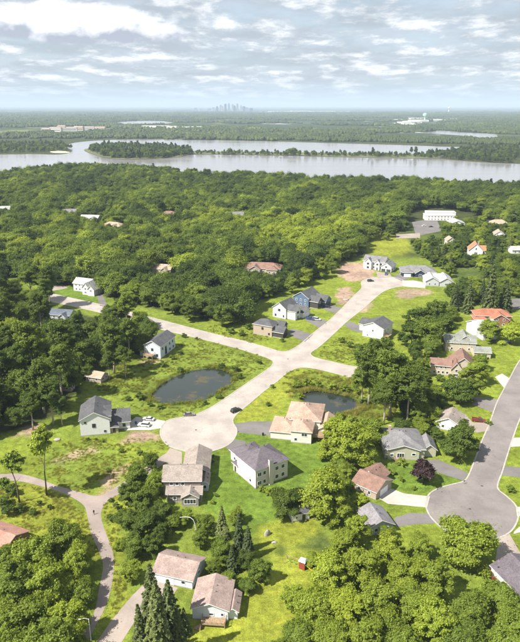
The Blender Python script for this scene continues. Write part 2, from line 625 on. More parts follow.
REGIONS = [
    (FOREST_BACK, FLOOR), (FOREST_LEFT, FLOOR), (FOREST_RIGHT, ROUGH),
    ([(86, 360), (150, 352), (200, 335), (250, 350), (272, 362), (258, 375), (230, 394), (205, 408), (165, 420), (130, 410), (110, 392), (88, 390)], MEADOW),
    ([(205, 325), (262, 300), (292, 352), (240, 345)], LAWN),
    ([(296, 362), (330, 362), (390, 372), (395, 420), (300, 424), (240, 424), (235, 412)], LAWN),
    ([(240, 402), (285, 375), (302, 372), (285, 400), (262, 420), (238, 424)], YELLOW),
    ([(320, 345), (350, 322), (400, 322), (420, 360), (400, 372), (318, 358)], LAWN),
    ([(340, 264), (362, 258), (378, 276), (366, 286), (352, 296), (330, 322), (296, 352), (262, 330), (292, 300), (318, 282)], LAWN),
    ([(366, 300), (404, 285), (440, 292), (424, 312), (408, 330), (350, 325)], LAWN),
    ([(366, 236), (392, 234), (410, 240), (410, 252), (392, 256), (366, 252)], YELLOW),
    ([(0, 482), (60, 492), (92, 520), (100, 560), (60, 545), (0, 525)], YELLOW),
    ([(0, 442), (60, 436), (80, 440), (165, 432), (166, 452), (96, 494), (40, 478), (0, 472)], LAWN),
    ([(36, 455), (90, 440), (125, 452), (110, 480), (70, 488)], MEADOW),
    ([(200, 452), (226, 450), (245, 430), (320, 446), (330, 470), (290, 500), (262, 540), (205, 505)], LUSH),
    ([(262, 520), (330, 530), (330, 580), (300, 600), (280, 642), (200, 650), (190, 618), (232, 605), (270, 570)], YELLOW),
    ([(100, 498), (125, 492), (120, 560), (128, 590), (100, 640), (112, 580), (106, 530)], YELLOW),
    ([(384, 460), (420, 462), (466, 476), (460, 486), (430, 492), (390, 488)], LUSH),
    ([(396, 520), (440, 527), (450, 545), (400, 545)], LAWN),
    ([(498, 470), (545, 470), (545, 560), (512, 548), (520, 515)], LAWN),
    ([(505, 410), (545, 380), (545, 470), (500, 470)], LAWN),
    ([(420, 372), (470, 366), (500, 380), (492, 440), (440, 460), (420, 430)], LAWN),
    ([(424, 318), (520, 312), (545, 340), (510, 372), (430, 376)], LAWN),
    ([(50, 278), (90, 282), (108, 300), (100, 304), (48, 296)], LUSH),
    # bare earth
    ([(338, 266), (352, 262), (368, 266), (374, 276), (362, 280), (344, 280)], PINKDIRT),
    ([(338, 290), (350, 288), (352, 298), (344, 304), (338, 302)], PINKDIRT),
    ([(398, 291), (424, 289), (430, 294), (412, 298), (398, 297)], DIRT),
    ([(124, 436), (140, 432), (158, 434), (162, 440), (146, 443), (128, 442)], PINKDIRT),
    ([(97, 494), (106, 480), (122, 468), (135, 462), (138, 466), (124, 474), (112, 486), (103, 496)], PINKDIRT),
    ([(56, 461), (92, 446), (95, 448), (62, 465)], DIRT),
    ([(20, 428), (40, 422), (46, 430), (24, 438)], DIRT),
    ([(144, 358), (157, 359), (157, 363), (145, 363)], DIRT),
    ([(346, 305), (372, 303), (368, 310), (350, 312)], DIRT),
    ([(322, 528), (334, 545), (322, 560), (300, 552), (276, 552), (280, 546), (310, 548)], ROUGH),
]
# low ground flora darkens toward reeds round the ponds
RINGS = [(pondA, 2.2, ROUGH), (pondB, 3.0, ROUGH)]


def axis(lo, hi, step, far, g):
    a = list(np.arange(lo, hi + .01, step))
    s = step
    x = hi
    while x < far[1]:
        s *= g
        x += s
        a.append(min(x, far[1]))
    s = step
    x = lo
    pre = []
    while x > far[0]:
        s *= g
        x -= s
        pre.append(max(x, far[0]))
    return np.array(pre[::-1] + a)


def build_ground():
    xs = axis(-150, 150, 1.1, (-42000, 42000), 1.12)
    ys = axis(100, 470, 1.1, (-400, 44000), 1.10)
    X, Y = np.meshgrid(xs, ys)
    ny, nx = X.shape
    wx = X + 1.6 * np.sin(Y * .33 + 1.3 * np.sin(X * .21)) + .8 * np.sin(Y * .9 + X * .4)
    wy = Y + 1.6 * np.sin(X * .29 + 1.7 * np.sin(Y * .17)) + .8 * np.sin(X * 1.1 - Y * .5)
    C = np.zeros((ny, nx, 3))
    C[:] = MEADOW
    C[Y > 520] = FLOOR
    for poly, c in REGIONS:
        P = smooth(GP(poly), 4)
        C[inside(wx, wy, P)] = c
    for P, wd, c in RINGS:
        d = np.full(X.shape, 1e9)
        near = (abs(X - P[:, 0].mean()) < 60) & (abs(Y - P[:, 1].mean()) < 60)
        xn, yn = wx[near], wy[near]
        d[near] = np.min(np.hypot(xn[:, None] - P[None, :, 0], yn[:, None] - P[None, :, 1]), 1)
        C[d < wd] = c
    # soften one cell
    for _ in range(2):
        C[1:-1, 1:-1] = (C[1:-1, 1:-1] * 2 + C[:-2, 1:-1] + C[2:, 1:-1] + C[1:-1, :-2] + C[1:-1, 2:]) / 6
    Z = np.zeros(X.shape)
    for P in (pondA, pondB):
        Z[inside(X, Y, P)] = -1.3
    for _ in range(3):
        Z[1:-1, 1:-1] = (Z[1:-1, 1:-1] * 2 + Z[:-2, 1:-1] + Z[2:, 1:-1] + Z[1:-1, :-2] + Z[1:-1, 2:]) / 6
    V = np.stack([X.ravel(), Y.ravel(), Z.ravel()], 1)
    i = np.arange((ny - 1) * (nx - 1))
    r, c = i // (nx - 1), i % (nx - 1)
    a = r * nx + c
    Q = np.stack([a, a + 1, a + nx + 1, a + nx], 1)
    m, w = new_mat('ground_cover')
    p = w.n('ShaderNodeNewGeometry').outputs['Position']
    at = w.n('ShaderNodeAttribute', attribute_name='cover').outputs['Color']
    n1 = w.step(w.noise(p, .055, 6, .62), .3, .7, .78, 1.22)
    n2 = w.step(w.noise(p, .42, 7, .72), .28, .72, .62, 1.38)
    n3 = w.step(w.noise(p, 2.6, 5, .75), .3, .7, .66, 1.34)
    c = w.vm('SCALE', at, w.m('MULTIPLY', w.m('MULTIPLY', n1, n2), n3))
    dry = w.step(w.noise(w.vm('ADD', p, (91, 17, 0)), .16, 6, .7, .4), .54, .72)
    c = w.mix(w.m('MULTIPLY', dry, .45), c, w.vm('MULTIPLY', c, (1.5, 1.18, 1.2)))
    # the far country: woods, fields and roofs seen from kilometres away
    y = w.sep(p)[1]
    far = w.step(y, 2100, 3000)
    q = w.vm('MULTIPLY', p, (.0011, .0008, 0))
    f1 = w.step(w.noise(q, 1.0, 7, .62), .54, .66)
    f2 = w.step(w.noise(w.vm('ADD', q, (7, 3, 0)), 2.6, 6, .65), .57, .66)
    fc = w.mix(f1, (.034, .050, .020), (.15, .17, .06))
    fc = w.mix(w.m('MULTIPLY', f2, .8), fc, (.36, .35, .33))
    c = w.mix(far, c, fc)
    hgt = w.m('ADD', w.noise(p, 1.3, 5, .7), w.noise(p, 5, 3, .7))
    mat = finish(m, w, principled(w, c, .95, .08, bump(w, hgt, .55, .22)))
    me = fast_mesh('ground', V, Q, mat)
    ca = me.color_attributes.new('cover', 'FLOAT_COLOR', 'POINT')
    ca.data.foreach_set('color', np.concatenate([C.reshape(-1, 3), np.ones((nx * ny, 1))], 1).astype(np.float32).ravel())
    me.polygons.foreach_set('use_smooth', np.ones(len(Q), bool))
    tag(link('ground', me), kind='structure')


build_ground()

# ------------------------------------------------------------------ water
M['pond'] = water_mat('pond_water', (.018, .024, .020), .03, .12, .9, True)
M['lake'] = water_mat('lake_water', (.22, .212, .212), .12, .16, .25)


def grow(P, k):
    c = P.mean(0)
    return c + (P - c) * k


sheet('pond', grow(pondA, 1.05), -.45, M['pond'])
sheet('pond', grow(pondB, 1.05), -.45, M['pond'])
LAKE = [(-220, 188), (-60, 182), (0, 178.5), (50, 171.5), (130, 170), (180, 176.5), (260, 178.5), (330, 182.5), (400, 185.5), (520, 189.5),
        (760, 192), (760, 166), (600, 166), (520, 164), (470, 161.5), (440, 158.5), (430, 155), (436, 151), (466, 147.5), (440, 146.5), (400, 145),
        (330, 143), (260, 141), (190, 139.5), (120, 139.5), (80, 142), (66, 146), (72, 151), (60, 154.5), (30, 154), (0, 154.5), (-220, 156)]
sheet('lake', smooth(GP(LAKE), 5), .25, M['lake'])
sheet('lake', smooth(GP([(112, 124), (124, 121.6), (150, 120.8), (168, 121.3), (172, 122.8), (150, 124.4), (128, 124.8)]), 5), .3, M['lake'])
sheet('lake', smooth(GP([(420, 132), (445, 131), (470, 133), (494, 134), (496, 138), (478, 139.5), (466, 136), (440, 134)]), 5), .3, M['lake'])
ISLAND = [(84, 150), (100, 156.5), (120, 159.5), (150, 159.5), (180, 157), (192, 154.5), (240, 154.8), (300, 156), (360, 157.5), (425, 158.5),
          (440, 158), (440, 155), (400, 154), (330, 153), (260, 152), (195, 151.3), (170, 149), (130, 147.5), (100, 147.5)]
M['shore'] = plain('lake_shore', (.10, .11, .05), .95, .1, .3, .02)
sheet('island', smooth(GP(ISLAND), 5), .9, M['shore'])
sheet('beach', smooth(GP([(50, 151.8), (56, 151), (64, 151.3), (70, 152.4), (64, 153.2), (54, 153)]), 4), .6, plain('beach_sand', (.46, .40, .28), .95, .1, .1, .05))

# ------------------------------------------------------------------ roads, trail, driveways
sheet('road', roadA, .016, M['asphalt'])
sheet('road', roadB, .016, M['asphalt2'])
kerb('kerb', roadA, .5, .085, M['kerb'])
kerb('kerb', roadB, .5, .085, M['kerb'])
sheet('trail', trail, .012, M['trail'])
for k, (P, m) in enumerate(drives):
    sheet('driveway', P, .02 + .004 * (k % 3), M[m])
sheet('footpath', smooth(GP([(516, 530), (524, 527), (548, 540), (548, 545), (524, 533), (514, 534)]), 4), .028, M['concrete'])

# ------------------------------------------------------------------ houses
WIN = {}


def window_mesh(w, h, mat):
    key = (round(w, 2), round(h, 2), mat.name)
    if key in WIN:
        return WIN[key]
    b = MB()
    t = .11
    b.box(-w / 2, w / 2, -.10, 0, h - t, h).box(-w / 2, w / 2, -.13, 0, 0, t)
    b.box(-w / 2, -w / 2 + t, -.10, 0, t, h - t).box(w / 2 - t, w / 2, -.10, 0, t, h - t)
    for k in range(1, max(1, int(round(w / .95)))):
        x = -w / 2 + w * k / max(1, int(round(w / .95)))
        b.box(x - .04, x + .04, -.09, 0, t, h - t)
    p = MB().box(-w / 2 + t, w / 2 - t, -.045, -.005, t, h - t)
    WIN[key] = (b.mesh('window', [mat]), p.mesh('pane', [M['glass']]))
    return WIN[key]


def door_mesh(w, h, mat, garage):
    b = MB()
    if garage:
        n = 4
        for k in range(n):
            b.box(-w / 2, w / 2, -.07, 0, h * k / n + .02, h * (k + 1) / n - .02)
        b.box(-w / 2, w / 2, -.03, 0, 0, h)
    else:
        b.box(-w / 2, w / 2, -.06, 0, 0, h)
        b.box(-w / 2 + .15, w / 2 - .15, -.09, -.06, .2, h * .45)
    return b.mesh('door', [mat])


def side_frame(wg, side):
    x0, x1, y0, y1 = wg['r']
    return {'S': ((x0 + x1) / 2, y0, 0.0, x1 - x0), 'E': (x1, (y0 + y1) / 2, math.pi / 2, y1 - y0),
            'N': ((x0 + x1) / 2, y1, math.pi, x1 - x0), 'W': (x0, (y0 + y1) / 2, -math.pi / 2, y1 - y0)}[side]


def on_wall(root, wg, side, u, z, me, name):
    cx, cy, a, L = side_frame(wg, side)
    ca, sa = math.cos(a), math.sin(a)
    return link(name, me, root, (cx + ca * u, cy + sa * u, z), a)


def wing(root, wg, wallm, roofm, trimm):
    x0, x1, y0, y1 = wg['r']
    h = wg.get('h', 3)
    zb = wg.get('z', 0)
    ax = wg.get('ax', 'x')
    kind = wg.get('roof', 'gable')
    rh = wg.get('rh', 2)
    o = wg.get('o', .5)
    wm = wg.get('wall', wallm)
    rm = wg.get('rm', roofm)
    # walls (closed up into the gable); corner boards are a second material
    b = MB()
    if kind == 'gable':
        if ax == 'x':
            prof = [(y0, zb), (y1, zb), (y1, h), ((y0 + y1) / 2, h + rh), (y0, h)]
            V = [(x0, y, z) for y, z in prof] + [(x1, y, z) for y, z in prof]
        else:
            prof = [(x0, zb), (x1, zb), (x1, h), ((x0 + x1) / 2, h + rh), (x0, h)]
            V = [(x, y0, z) for x, z in prof] + [(x, y1, z) for x, z in prof]
        F = [(0, 1, 2, 3, 4), (9, 8, 7, 6, 5)] + [(i, 5 + i, 5 + (i + 1) % 5, (i + 1) % 5) for i in range(5)]
        b.add(V, F)
    else:
        b.box(x0, x1, y0, y1, zb, h)
    me = b.mesh('wall', [wm])
    bm = bmesh.new()
    bm.from_mesh(me)
    bmesh.ops.recalc_face_normals(bm, faces=bm.faces[:])
    bm.to_mesh(me)
    bm.free()
    link('wall', me, root)
    if zb == 0 and (x1 - x0) > 5:
        MB().box(x0 - .03, x1 + .03, y0 - .03, y1 + .03, -.05, .35).link('foundation', M['kerb'], root)
    # roof
    r = MB()
    t = .2
    if kind == 'gable':
        half = (y1 - y0) / 2 if ax == 'x' else (x1 - x0) / 2
        sl_ = rh / half
        ez = h - sl_ * o + .03
        mid = (y0 + y1) / 2 if ax == 'x' else (x0 + x1) / 2
        lo, hi = (y0 - o, y1 + o) if ax == 'x' else (x0 - o, x1 + o)
        top = h + rh + .03
        prof = [(lo, ez), (mid, top), (hi, ez), (hi, ez + t), (mid, top + t * 1.15), (lo, ez + t)]
        e0, e1 = (x0 - o, x1 + o) if ax == 'x' else (y0 - o, y1 + o)
        mk = (lambda e, p: (e, p[0], p[1])) if ax == 'x' else (lambda e, p: (p[0], e, p[1]))
        V = [mk(e0, p) for p in prof] + [mk(e1, p) for p in prof]
        F = [(3, 9, 10, 4), (4, 10, 11, 5)]
        r.add(V, F, 0)
        r.add(V, [(0, 1, 4, 5), (1, 2, 3, 4), (6, 11, 10, 7), (7, 10, 9, 8), (0, 6, 7, 1), (1, 7, 8, 2), (2, 8, 9, 3), (5, 11, 6, 0)], 1)
        apex = (((x0 + x1) / 2, (y0 + y1) / 2, h + rh))
    elif kind == 'hip':
        X0, X1, Y0, Y1 = x0 - o, x1 + o, y0 - o, y1 + o
        z = h - .05
        wd, dp = X1 - X0, Y1 - Y0
        k = min(wd, dp) / 2
        cx, cy = (X0 + X1) / 2, (Y0 + Y1) / 2
        if wd >= dp:
            a, c = (X0 + k * .98, cy), (X1 - k * .98, cy)
        else:
            a, c = (cx, Y0 + k * .98), (cx, Y1 - k * .98)
        V = [(X0, Y0, z), (X1, Y0, z), (X1, Y1, z), (X0, Y1, z), (X0, Y0, z + t), (X1, Y0, z + t), (X1, Y1, z + t), (X0, Y1, z + t),
             (*a, h + rh), (*c, h + rh)]
        if wd >= dp:
            F = [(4, 5, 9, 8), (5, 6, 9), (6, 7, 8, 9), (7, 4, 8)]
        else:
            F = [(4, 5, 8), (5, 6, 9, 8), (6, 7, 9), (7, 4, 8, 9)]
        r.add(V, F, 0)
        r.add(V, [(0, 1, 5, 4), (1, 2, 6, 5), (2, 3, 7, 6), (3, 0, 4, 7), (3, 2, 1, 0)], 1)
        apex = (cx, cy, h + rh)
    else:  # low flat roof with a parapet edge
        r.box(x0 - .25, x1 + .25, y0 - .25, y1 + .25, h, h + .35)
        r.box(x0 + 1, x0 + 2.4, y0 + 1.5, y0 + 2.6, h + .35, h + 1.2, 1)
        apex = ((x0 + x1) / 2, (y0 + y1) / 2, h + .35)
    me = r.mesh('roof', [rm, trimm])
    bm = bmesh.new()
    bm.from_mesh(me)
    bmesh.ops.remove_doubles(bm, verts=bm.verts[:], dist=1e-4)
    bmesh.ops.recalc_face_normals(bm, faces=bm.faces[:])
    bm.to_mesh(me)
    bm.free()
    ro = link('roof', me, root)
    # ridge vent pipes
    if wg.get('vents', zb == 0 and kind != 'flat'):
        ax_, ay_, az_ = apex
        for k in range(2):
            dx, dy = (1.4 - 2.2 * k, .9) if ax == 'x' else (.9, 1.4 - 2.2 * k)
            MB().tube([(ax_ + dx, ay_ + dy, az_ - 1.2), (ax_ + dx, ay_ + dy, az_ + .12)], .13, 6).link('vent_pipe', M['darktrim'], ro)
    if 'chim' in wg:
        cx, cy, cw, ch = wg['chim']
        MB().box(cx - cw / 2, cx + cw / 2, cy - cw / 2, cy + cw / 2, h - .5, h + rh + ch).box(
            cx - cw / 2 - .08, cx + cw / 2 + .08, cy - cw / 2 - .08, cy + cw / 2 + .08, h + rh + ch, h + rh + ch + .15).link(
            'chimney', wg.get('chimm', M['chim']), ro)
    # windows: 'S3x2' three columns on two storeys; 'S@u,z,w,h' a single one; 'Sg@u,w' a garage door; 'Sd@u' a house door
    ww, wh = wg.get('win', (1.15, 1.35))
    for s in wg.get('w', '').split():
        side, rest = s[0], s[1:]
        L = side_frame(wg, side)[3]
        if rest[0] == 'g':
            u, dw = map(float, rest[2:].split(','))
            on_wall(root, wg, side, u, zb + .06, door_mesh(dw, 2.3, wg.get('gm', M['trim']), True), 'garage_door')
        elif rest[0] == 'd':
            on_wall(root, wg, side, float(rest[2:]), zb + .1, door_mesh(1.0, 2.1, wg.get('dm', M['darkdoor']), False), 'door')
        else:
            if rest[0] == '@':
                u, z, a, c = map(float, rest[1:].split(','))
                spots = [(u, z, a, c)]
            else:
                n, st = map(int, rest.split('x'))
                spots = [((i + .5) / n * L * .86 - L * .43, zb + .95 + k * 2.75, ww, wh) for i in range(n) for k in range(st)]
            for u, z, a, c in spots:
                fm, pm = window_mesh(a, c, wg.get('wt', trimm))
                f = on_wall(root, wg, side, u, z, fm, 'window')
                link('pane', pm, f)
    return ro


def deck(root, x0, x1, y0, y1, z, rail='S', stairs=None):
    b = MB()
    n = int((x1 - x0) / .3)
    for k in range(n):
        b.box(x0 + k * (x1 - x0) / n, x0 + (k + .9) * (x1 - x0) / n, y0, y1, z - .08, z)
    b.box(x0, x1, y0, y0 + .1, z - .3, z - .08).box(x0, x1, y1 - .1, y1, z - .3, z - .08)
    d = b.link('deck', M['wood'], root)
    for x in (x0 + .1, x1 - .1):
        MB().box(x - .09, x + .09, y0 + .02, y0 + .2, 0, z + 1).link('post', M['wood'], d)
    r = MB()
    for (ax, ay, bx, by) in ((x0, y0, x1, y0), (x1, y0, x1, y1), (x0, y0, x0, y1)):
        r.tube([(ax, ay, z + .95), (bx, by, z + .95)], .05, 4)
        m_ = int(math.hypot(bx - ax, by - ay) / .45)
        for i in range(m_ + 1):
            t = i / max(m_, 1)
            r.box(ax + (bx - ax) * t - .02, ax + (bx - ax) * t + .02, ay + (by - ay) * t - .02, ay + (by - ay) * t + .02, z, z + .95)
    r.link('railing', M['wood'], d)
    if stairs:
        s = MB()
        k = int(z / .18)
        for i in range(k):
            s.box(stairs - (i + 1) * .28, stairs - i * .28, y0 - 1.0, y0, 0, z - i * .18)
        s.link('stairs', M['wood'], d)
    return d


M['chim'] = plain('chimney_brick', (.33, .25, .21), .9, .2, .25, 4)
M['darkdoor'] = plain('dark_door_paint', (.05, .04, .04), .4, .4, .1)
LANDMARKS = []
FOOT = []


def house(label, org, rot, wings, wall, roof, trim='trim', cat='house', name='house', group=None, mark=None, decks=(), loc=None):
    o = Vector(G(*org)) if loc is None else Vector(loc)
    a = math.radians(rot)
    root = thing(name, label, cat, (o.x, o.y, 0), a, group)
    for wg in wings:
        wing(root, wg, wall, roof, M[trim])
        x0, x1, y0, y1 = wg['r']
        c = [(o.x + x * math.cos(a) - y * math.sin(a), o.y + x * math.sin(a) + y * math.cos(a)) for x, y in ((x0, y0), (x1, y0), (x1, y1), (x0, y1))]
        FOOT.append((np.array(c), wg.get('h', 3) + wg.get('rh', 2)))
    for d in decks:
        deck(root, *d)
    cx = np.mean([f[0].mean(0) for f in FOOT[-len(wings):]], 0)
    if mark:
        LANDMARKS.append((cx[0], cx[1], mark))
    return root


R_DARK = shingle('charcoal_shingles', (.115, .115, .122))
R_GREY = shingle('grey_shingles', (.22, .215, .22))
R_TAUPE = shingle('taupe_shingles', (.33, .28, .245))
R_MAUVE = shingle('mauve_grey_shingles', (.150, .130, .148))
R_PINK = shingle('weathered_pink_shingles', (.46, .32, .25))
R_RUST = shingle('rust_tan_shingles', (.36, .27, .24))
R_BROWN = shingle('brown_shingles', (.27, .165, .13))
R_RED = shingle('brick_red_shingles', (.38, .16, .10))
R_PALE = shingle('pale_grey_shingles', (.44, .44, .43))
R_OLIVE = shingle('grey_green_shingles', (.26, .27, .24))
R_TAN = shingle('tan_shingles', (.42, .33, .25))
R_SLATE = shingle('blue_slate_shingles', (.14, .16, .20))
W_WHITE = M['white']
W_CREAM = siding('cream_siding', (.70, .63, .55))
W_TAUPE = siding('taupe_siding', (.28, .25, .22))
W_TAN = siding('tan_siding', (.42, .34, .27))
W_NAVY = siding('navy_siding', (.035, .045, .085))
W_BLUE = siding('slate_blue_siding', (.10, .15, .24))
W_GREY = siding('pale_grey_siding', (.50, .52, .54))
W_BEIGE = siding('beige_siding', (.55, .47, .38))
W_SAGE = siding('sage_siding', (.45, .44, .33))
W_DARK = siding('dark_siding', (.06, .055, .055))
W_PALEBLUE = siding('pale_blue_siding', (.58, .63, .68))
W_BRICK = siding('red_brick_wall', (.30, .14, .10))
DT = M['darktrim']

house('white two-storey house with charcoal gable roof and attached double garage by the concrete drive', (81, 436.5), 11, [
    dict(r=(0, 11, 0, 14.5), h=6.7, rh=2.9, ax='y', w='S@-3.5,5.2,.8,.8 S@-.4,3.3,1.3,1.6 S@3.6,1,.9,.8 W3x2 E@-5.5,4.2,1.1,1.4 E@-1,4.2,1.1,1.4', wt=DT),
    dict(r=(9, 11.6, 1.2, 4.4), z=4.6, h=7.2, rh=1.3, ax='x', w='E@0,5.2,1.2,1.3', wt=DT, o=.3),
    dict(r=(9, 11.6, 6, 9.2), z=4.6, h=7.2, rh=1.3, ax='x', w='E@0,5.2,1.2,1.3', wt=DT, o=.3),
    dict(r=(11, 18.5, 3, 13.5), h=3.3, rh=3.0, ax='x', w='Eg@-2.6,4.4 Eg@2.6,4.4 S@1.5,1.1,1.1,1.3', gm=plain('brown_garage_door', (.20, .10, .07)), wt=DT),
    dict(r=(11, 14, .5, 3), h=2.8, rh=.9, ax='x', w='Sd@0', wall=W_TAN)],
    W_WHITE, R_DARK, mark='the white house with the brown garage doors')
house('taupe house with stepped tan-grey roofs backing onto the wooded strip below the turning circle', None, 1, [
    dict(r=(0, 12, 5.5, 15), h=5.7, rh=2.6, ax='x', w='S3x1 S@-3.4,3.9,1.3,1.2 S@-1.6,3.9,1.3,1.2 S@.2,3.9,1.3,1.2 E2x2', vents=True),
    dict(r=(5.5, 14, 14, 28), h=3.6, rh=2.2, ax='y', w='Ng@0,5 E2x1', vents=False),
    dict(r=(1.5, 12.4, 1.8, 6), h=3.3, rh=1.2, ax='x', w='E1x1 S@-3,1,1.2,1.2'),
    dict(r=(6.4, 11.6, -.4, 4), h=3.2, rh=1.5, ax='y', w='S@0,.9,3.8,1.8', o=.35),
    dict(r=(12, 14.2, 8, 14.2), h=3.1, rh=.7, ax='y', wall=W_PALEBLUE, w='S1x1')],
    W_TAUPE, R_TAUPE, loc=(-31, 172.8), mark='the taupe house with stepped roofs')
house('cream two-storey hip-roofed house with tall pale chimney chase standing on a mown lawn', (255.7, 489), 34, [
    dict(r=(0, 13, 0, 11.5), h=7.0, rh=3.7, roof='hip', w='S@-5,1,1.6,1.5 S@-3,1,1.2,1.5 S@-5,4.2,1.6,1.5 S@-3,4.2,1.2,1.5 S@2,1,1.4,1.6 S@4.5,1,1.4,1.6 S@2,4.2,1.4,1.5 S@4.5,4.2,1.4,1.5 E2x2 W@2.6,1,1.2,1.3'),
    dict(r=(5, 6.6, -.8, 0), h=9.2, rh=.3, roof='hip', o=.08, vents=False),
    dict(r=(3, 12.6, 11, 20.5), h=3.8, rh=2.5, roof='hip', w='Ng@0,4.9 W2x1'),
    dict(r=(-.0, 3.2, 11.3, 14), h=3.0, rh=1.0, roof='hip', w='Wd@0')],
    W_CREAM, R_MAUVE, mark='the cream hip-roofed house')
house('white-walled house with weathered pink shingle roofs beside the small round-ended pond', None, -11, [
    dict(r=(0, 10, 0, 12), h=3.2, rh=2.6, roof='hip', w='Wg@-2,4.8'),
    dict(r=(5, 18, 7, 22), h=5.3, rh=3.3, roof='hip', w='E3x2'),
    dict(r=(8, 15.6, -1.4, 8), h=4.9, rh=2.3, roof='hip', w='S@1.2,2.9,2.2,1.4 S@-2,.8,1.2,1.3 E1x2'),
    dict(r=(18, 22.8, 5, 16), h=3.5, rh=1.5, ax='y', w='S@0,.9,2.6,1.7 E3x1')],
    siding('bright_cream_siding', (.74, .69, .61)), R_PINK, loc=(4, 216), mark='the house with pink shingle roofs', decks=[(15.8, 20.2, .2, 5, 2.4)])
house('small white gable-ended bungalow with rust-tan roof and timber deck in a yellow-green yard', None, -5, [
    dict(r=(0, 8.8, 0, 10), h=3.5, rh=1.7, ax='y', w='S@.3,1.5,1.2,.9 S@3,1.5,.8,1 W2x1 E2x1', vents=True),
    dict(r=(8.8, 11, 1, 7), h=2.6, rh=.7, ax='y', w='E1x1')],
    siding('blue_white_siding', (.68, .71, .75)), R_RUST, loc=(-16.6, 125.8), mark='the white bungalow with the deck', decks=[(2.6, 8.4, -2.4, -.05, 1.1, 'S', 2.6)])
house('low white garage building with rust-tan gable roof half under overhanging trees', None, -17, [
    dict(r=(0, 11, 0, 9), h=3.0, rh=2.1, ax='x', w='Sg@-2,4.6 S@3,1.1,1.2,1.1 E@0,1.4,1.1,1.2')],
    siding('blue_white_siding', (.68, .71, .75)), R_RUST, loc=(-28.2, 139.2), cat='garage', name='garage', mark='the rust-roofed garage')
house('plain white gable house with dark grey roof and small deck beside the field', (362.3, 336), -33, [
    dict(r=(0, 12, 0, 13), h=6.3, rh=2.6, ax='y', w='S@0,3.6,1.1,1.3 S@-3,.8,1,.9 E@-4,3.7,1.3,1.4 E@0,3.7,1.3,1.4 E@-4,.9,1.8,1.9 W2x2'),
    dict(r=(-5.5, 2, 8, 16.5), h=4.0, rh=2.2, ax='x', w='Wg@0,4.8 S1x1')],
    W_WHITE, R_DARK, mark='the plain white gable house', decks=[(12.1, 15, .5, 5, 2.4)])
house('tan two-storey house with charcoal hip roof and dark gabled garage at the crossroads', (253.3, 333.8), -28, [
    dict(r=(0, 11.5, 0, 9.5), h=5.9, rh=2.5, roof='hip', w='S@0,3.4,1.3,1.5 S@4,.9,1.1,1.2 W2x2', wt=DT),
    dict(r=(11.5, 18, .5, 6.2), h=3.4, rh=2.4, ax='x', wall=W_DARK, w='Eg@0,4.4', gm=plain('black_garage_door', (.03, .03, .03))),
    dict(r=(11, 15.5, 6, 11), h=5.0, rh=2.2, ax='x', wall=W_DARK, w='E@0,3.2,1.6,1.4 Ed@0')],
    W_TAN, R_DARK, mark='the tan house at the crossroads')
house('white modern farmhouse with steep dark roof between the tan house and the blue house', None, -33, [
    dict(r=(0, 9, 0, 13), h=6.3, rh=3.2, ax='y', w='S@0,4.3,1.6,1.5 S@-2.5,1,1.2,1.4 S@3,1,.9,1.4 E@-4.5,4.2,1.6,1.4', wt=DT),
    dict(r=(9, 15, 1, 7), h=5.6, rh=2.6, ax='x', w='E@0,3.6,2,1.4 Ed@0', wt=DT),
    dict(r=(9, 17, 7, 15), h=3.4, rh=3.0, ax='x', w='Eg@0,5', wt=DT)],
    W_WHITE, R_DARK, loc=(7.6, 363.5), mark='the white farmhouse with the steep roof')
house('slate-blue house with charcoal gables and dark dormers on the new street', None, -33, [
    dict(r=(0, 11, 0, 14), h=6.0, rh=3.4, ax='y', w='S3x2 E2x2'),
    dict(r=(11, 17, 1, 7), h=4.6, rh=2.6, ax='x', wall=W_DARK, w='E@0,3,2,1.3 Ed@0'),
    dict(r=(11, 19, 7, 15), h=3.4, rh=3.2, ax='x', w='Eg@0,5', gm=M['darktrim'])],
    W_BLUE, R_DARK, loc=(21, 387), mark='the slate-blue house')
house('white house with twin front gables and three dark garage bays above the end turning circle', (363, 268), -28, [
    dict(r=(0, 17, 0, 11), h=6.2, rh=3.2, ax='x', w='S5x2 W2x2', wt=DT),
    dict(r=(2, 7, -2, 2), h=6.0, rh=2.6, ax='y', w='S@0,3.8,1.8,1.5 S@0,.9,1.8,1.5', wt=DT),
    dict(r=(15.5, 23.5, -4, 8), h=4.2, rh=2.8, ax='y', w='Sg@-2,3.2 Sg@2,3.2 S@0,3.4,1.6,1 E2x1', gm=M['darktrim'], wt=DT),
    dict(r=(10, 13.5, -1.6, 2), h=6.0, rh=1.8, ax='y', w='S@0,3.8,1.4,1.4 Sd@0', wt=DT)],
    W_WHITE, R_GREY, mark='the white house with twin gables')
house('low navy-blue house with broad grey hip roof beside the end turning circle', (401, 276), -6, [
    dict(r=(0, 25, 0, 14), h=3.3, rh=3.6, roof='hip', w='S@-9,.9,2,1.5 S@-5.5,.9,2,1.5 S@9,.9,1.6,1.5 W2x1'),
    dict(r=(10, 17, -3.5, 3), h=3.3, rh=2.3, ax='y', w='S@0,.8,2.2,1.7'),
    dict(r=(.5, 8, -2.5, 3), h=3.3, rh=2.2, roof='hip', w='Sg@0,5')],
    W_NAVY, R_GREY, mark='the navy hip-roofed house')
house('pale grey house with two parallel light roofs next to the navy house', (425.5, 286), -6, [
    dict(r=(0, 9, 0, 15), h=3.6, rh=2.6, ax='y', w='S2x1 Wg@-3,4.8'),
    dict(r=(9.6, 18.5, -1, 16), h=3.6, rh=2.6, ax='y', w='S@0,1,2.4,1.6 E3x1'),
    dict(r=(6, 13, 6, 14), h=4.2, rh=2.6, ax='x')],
    W_GREY, R_PALE, mark='the pale grey twin-roofed house')
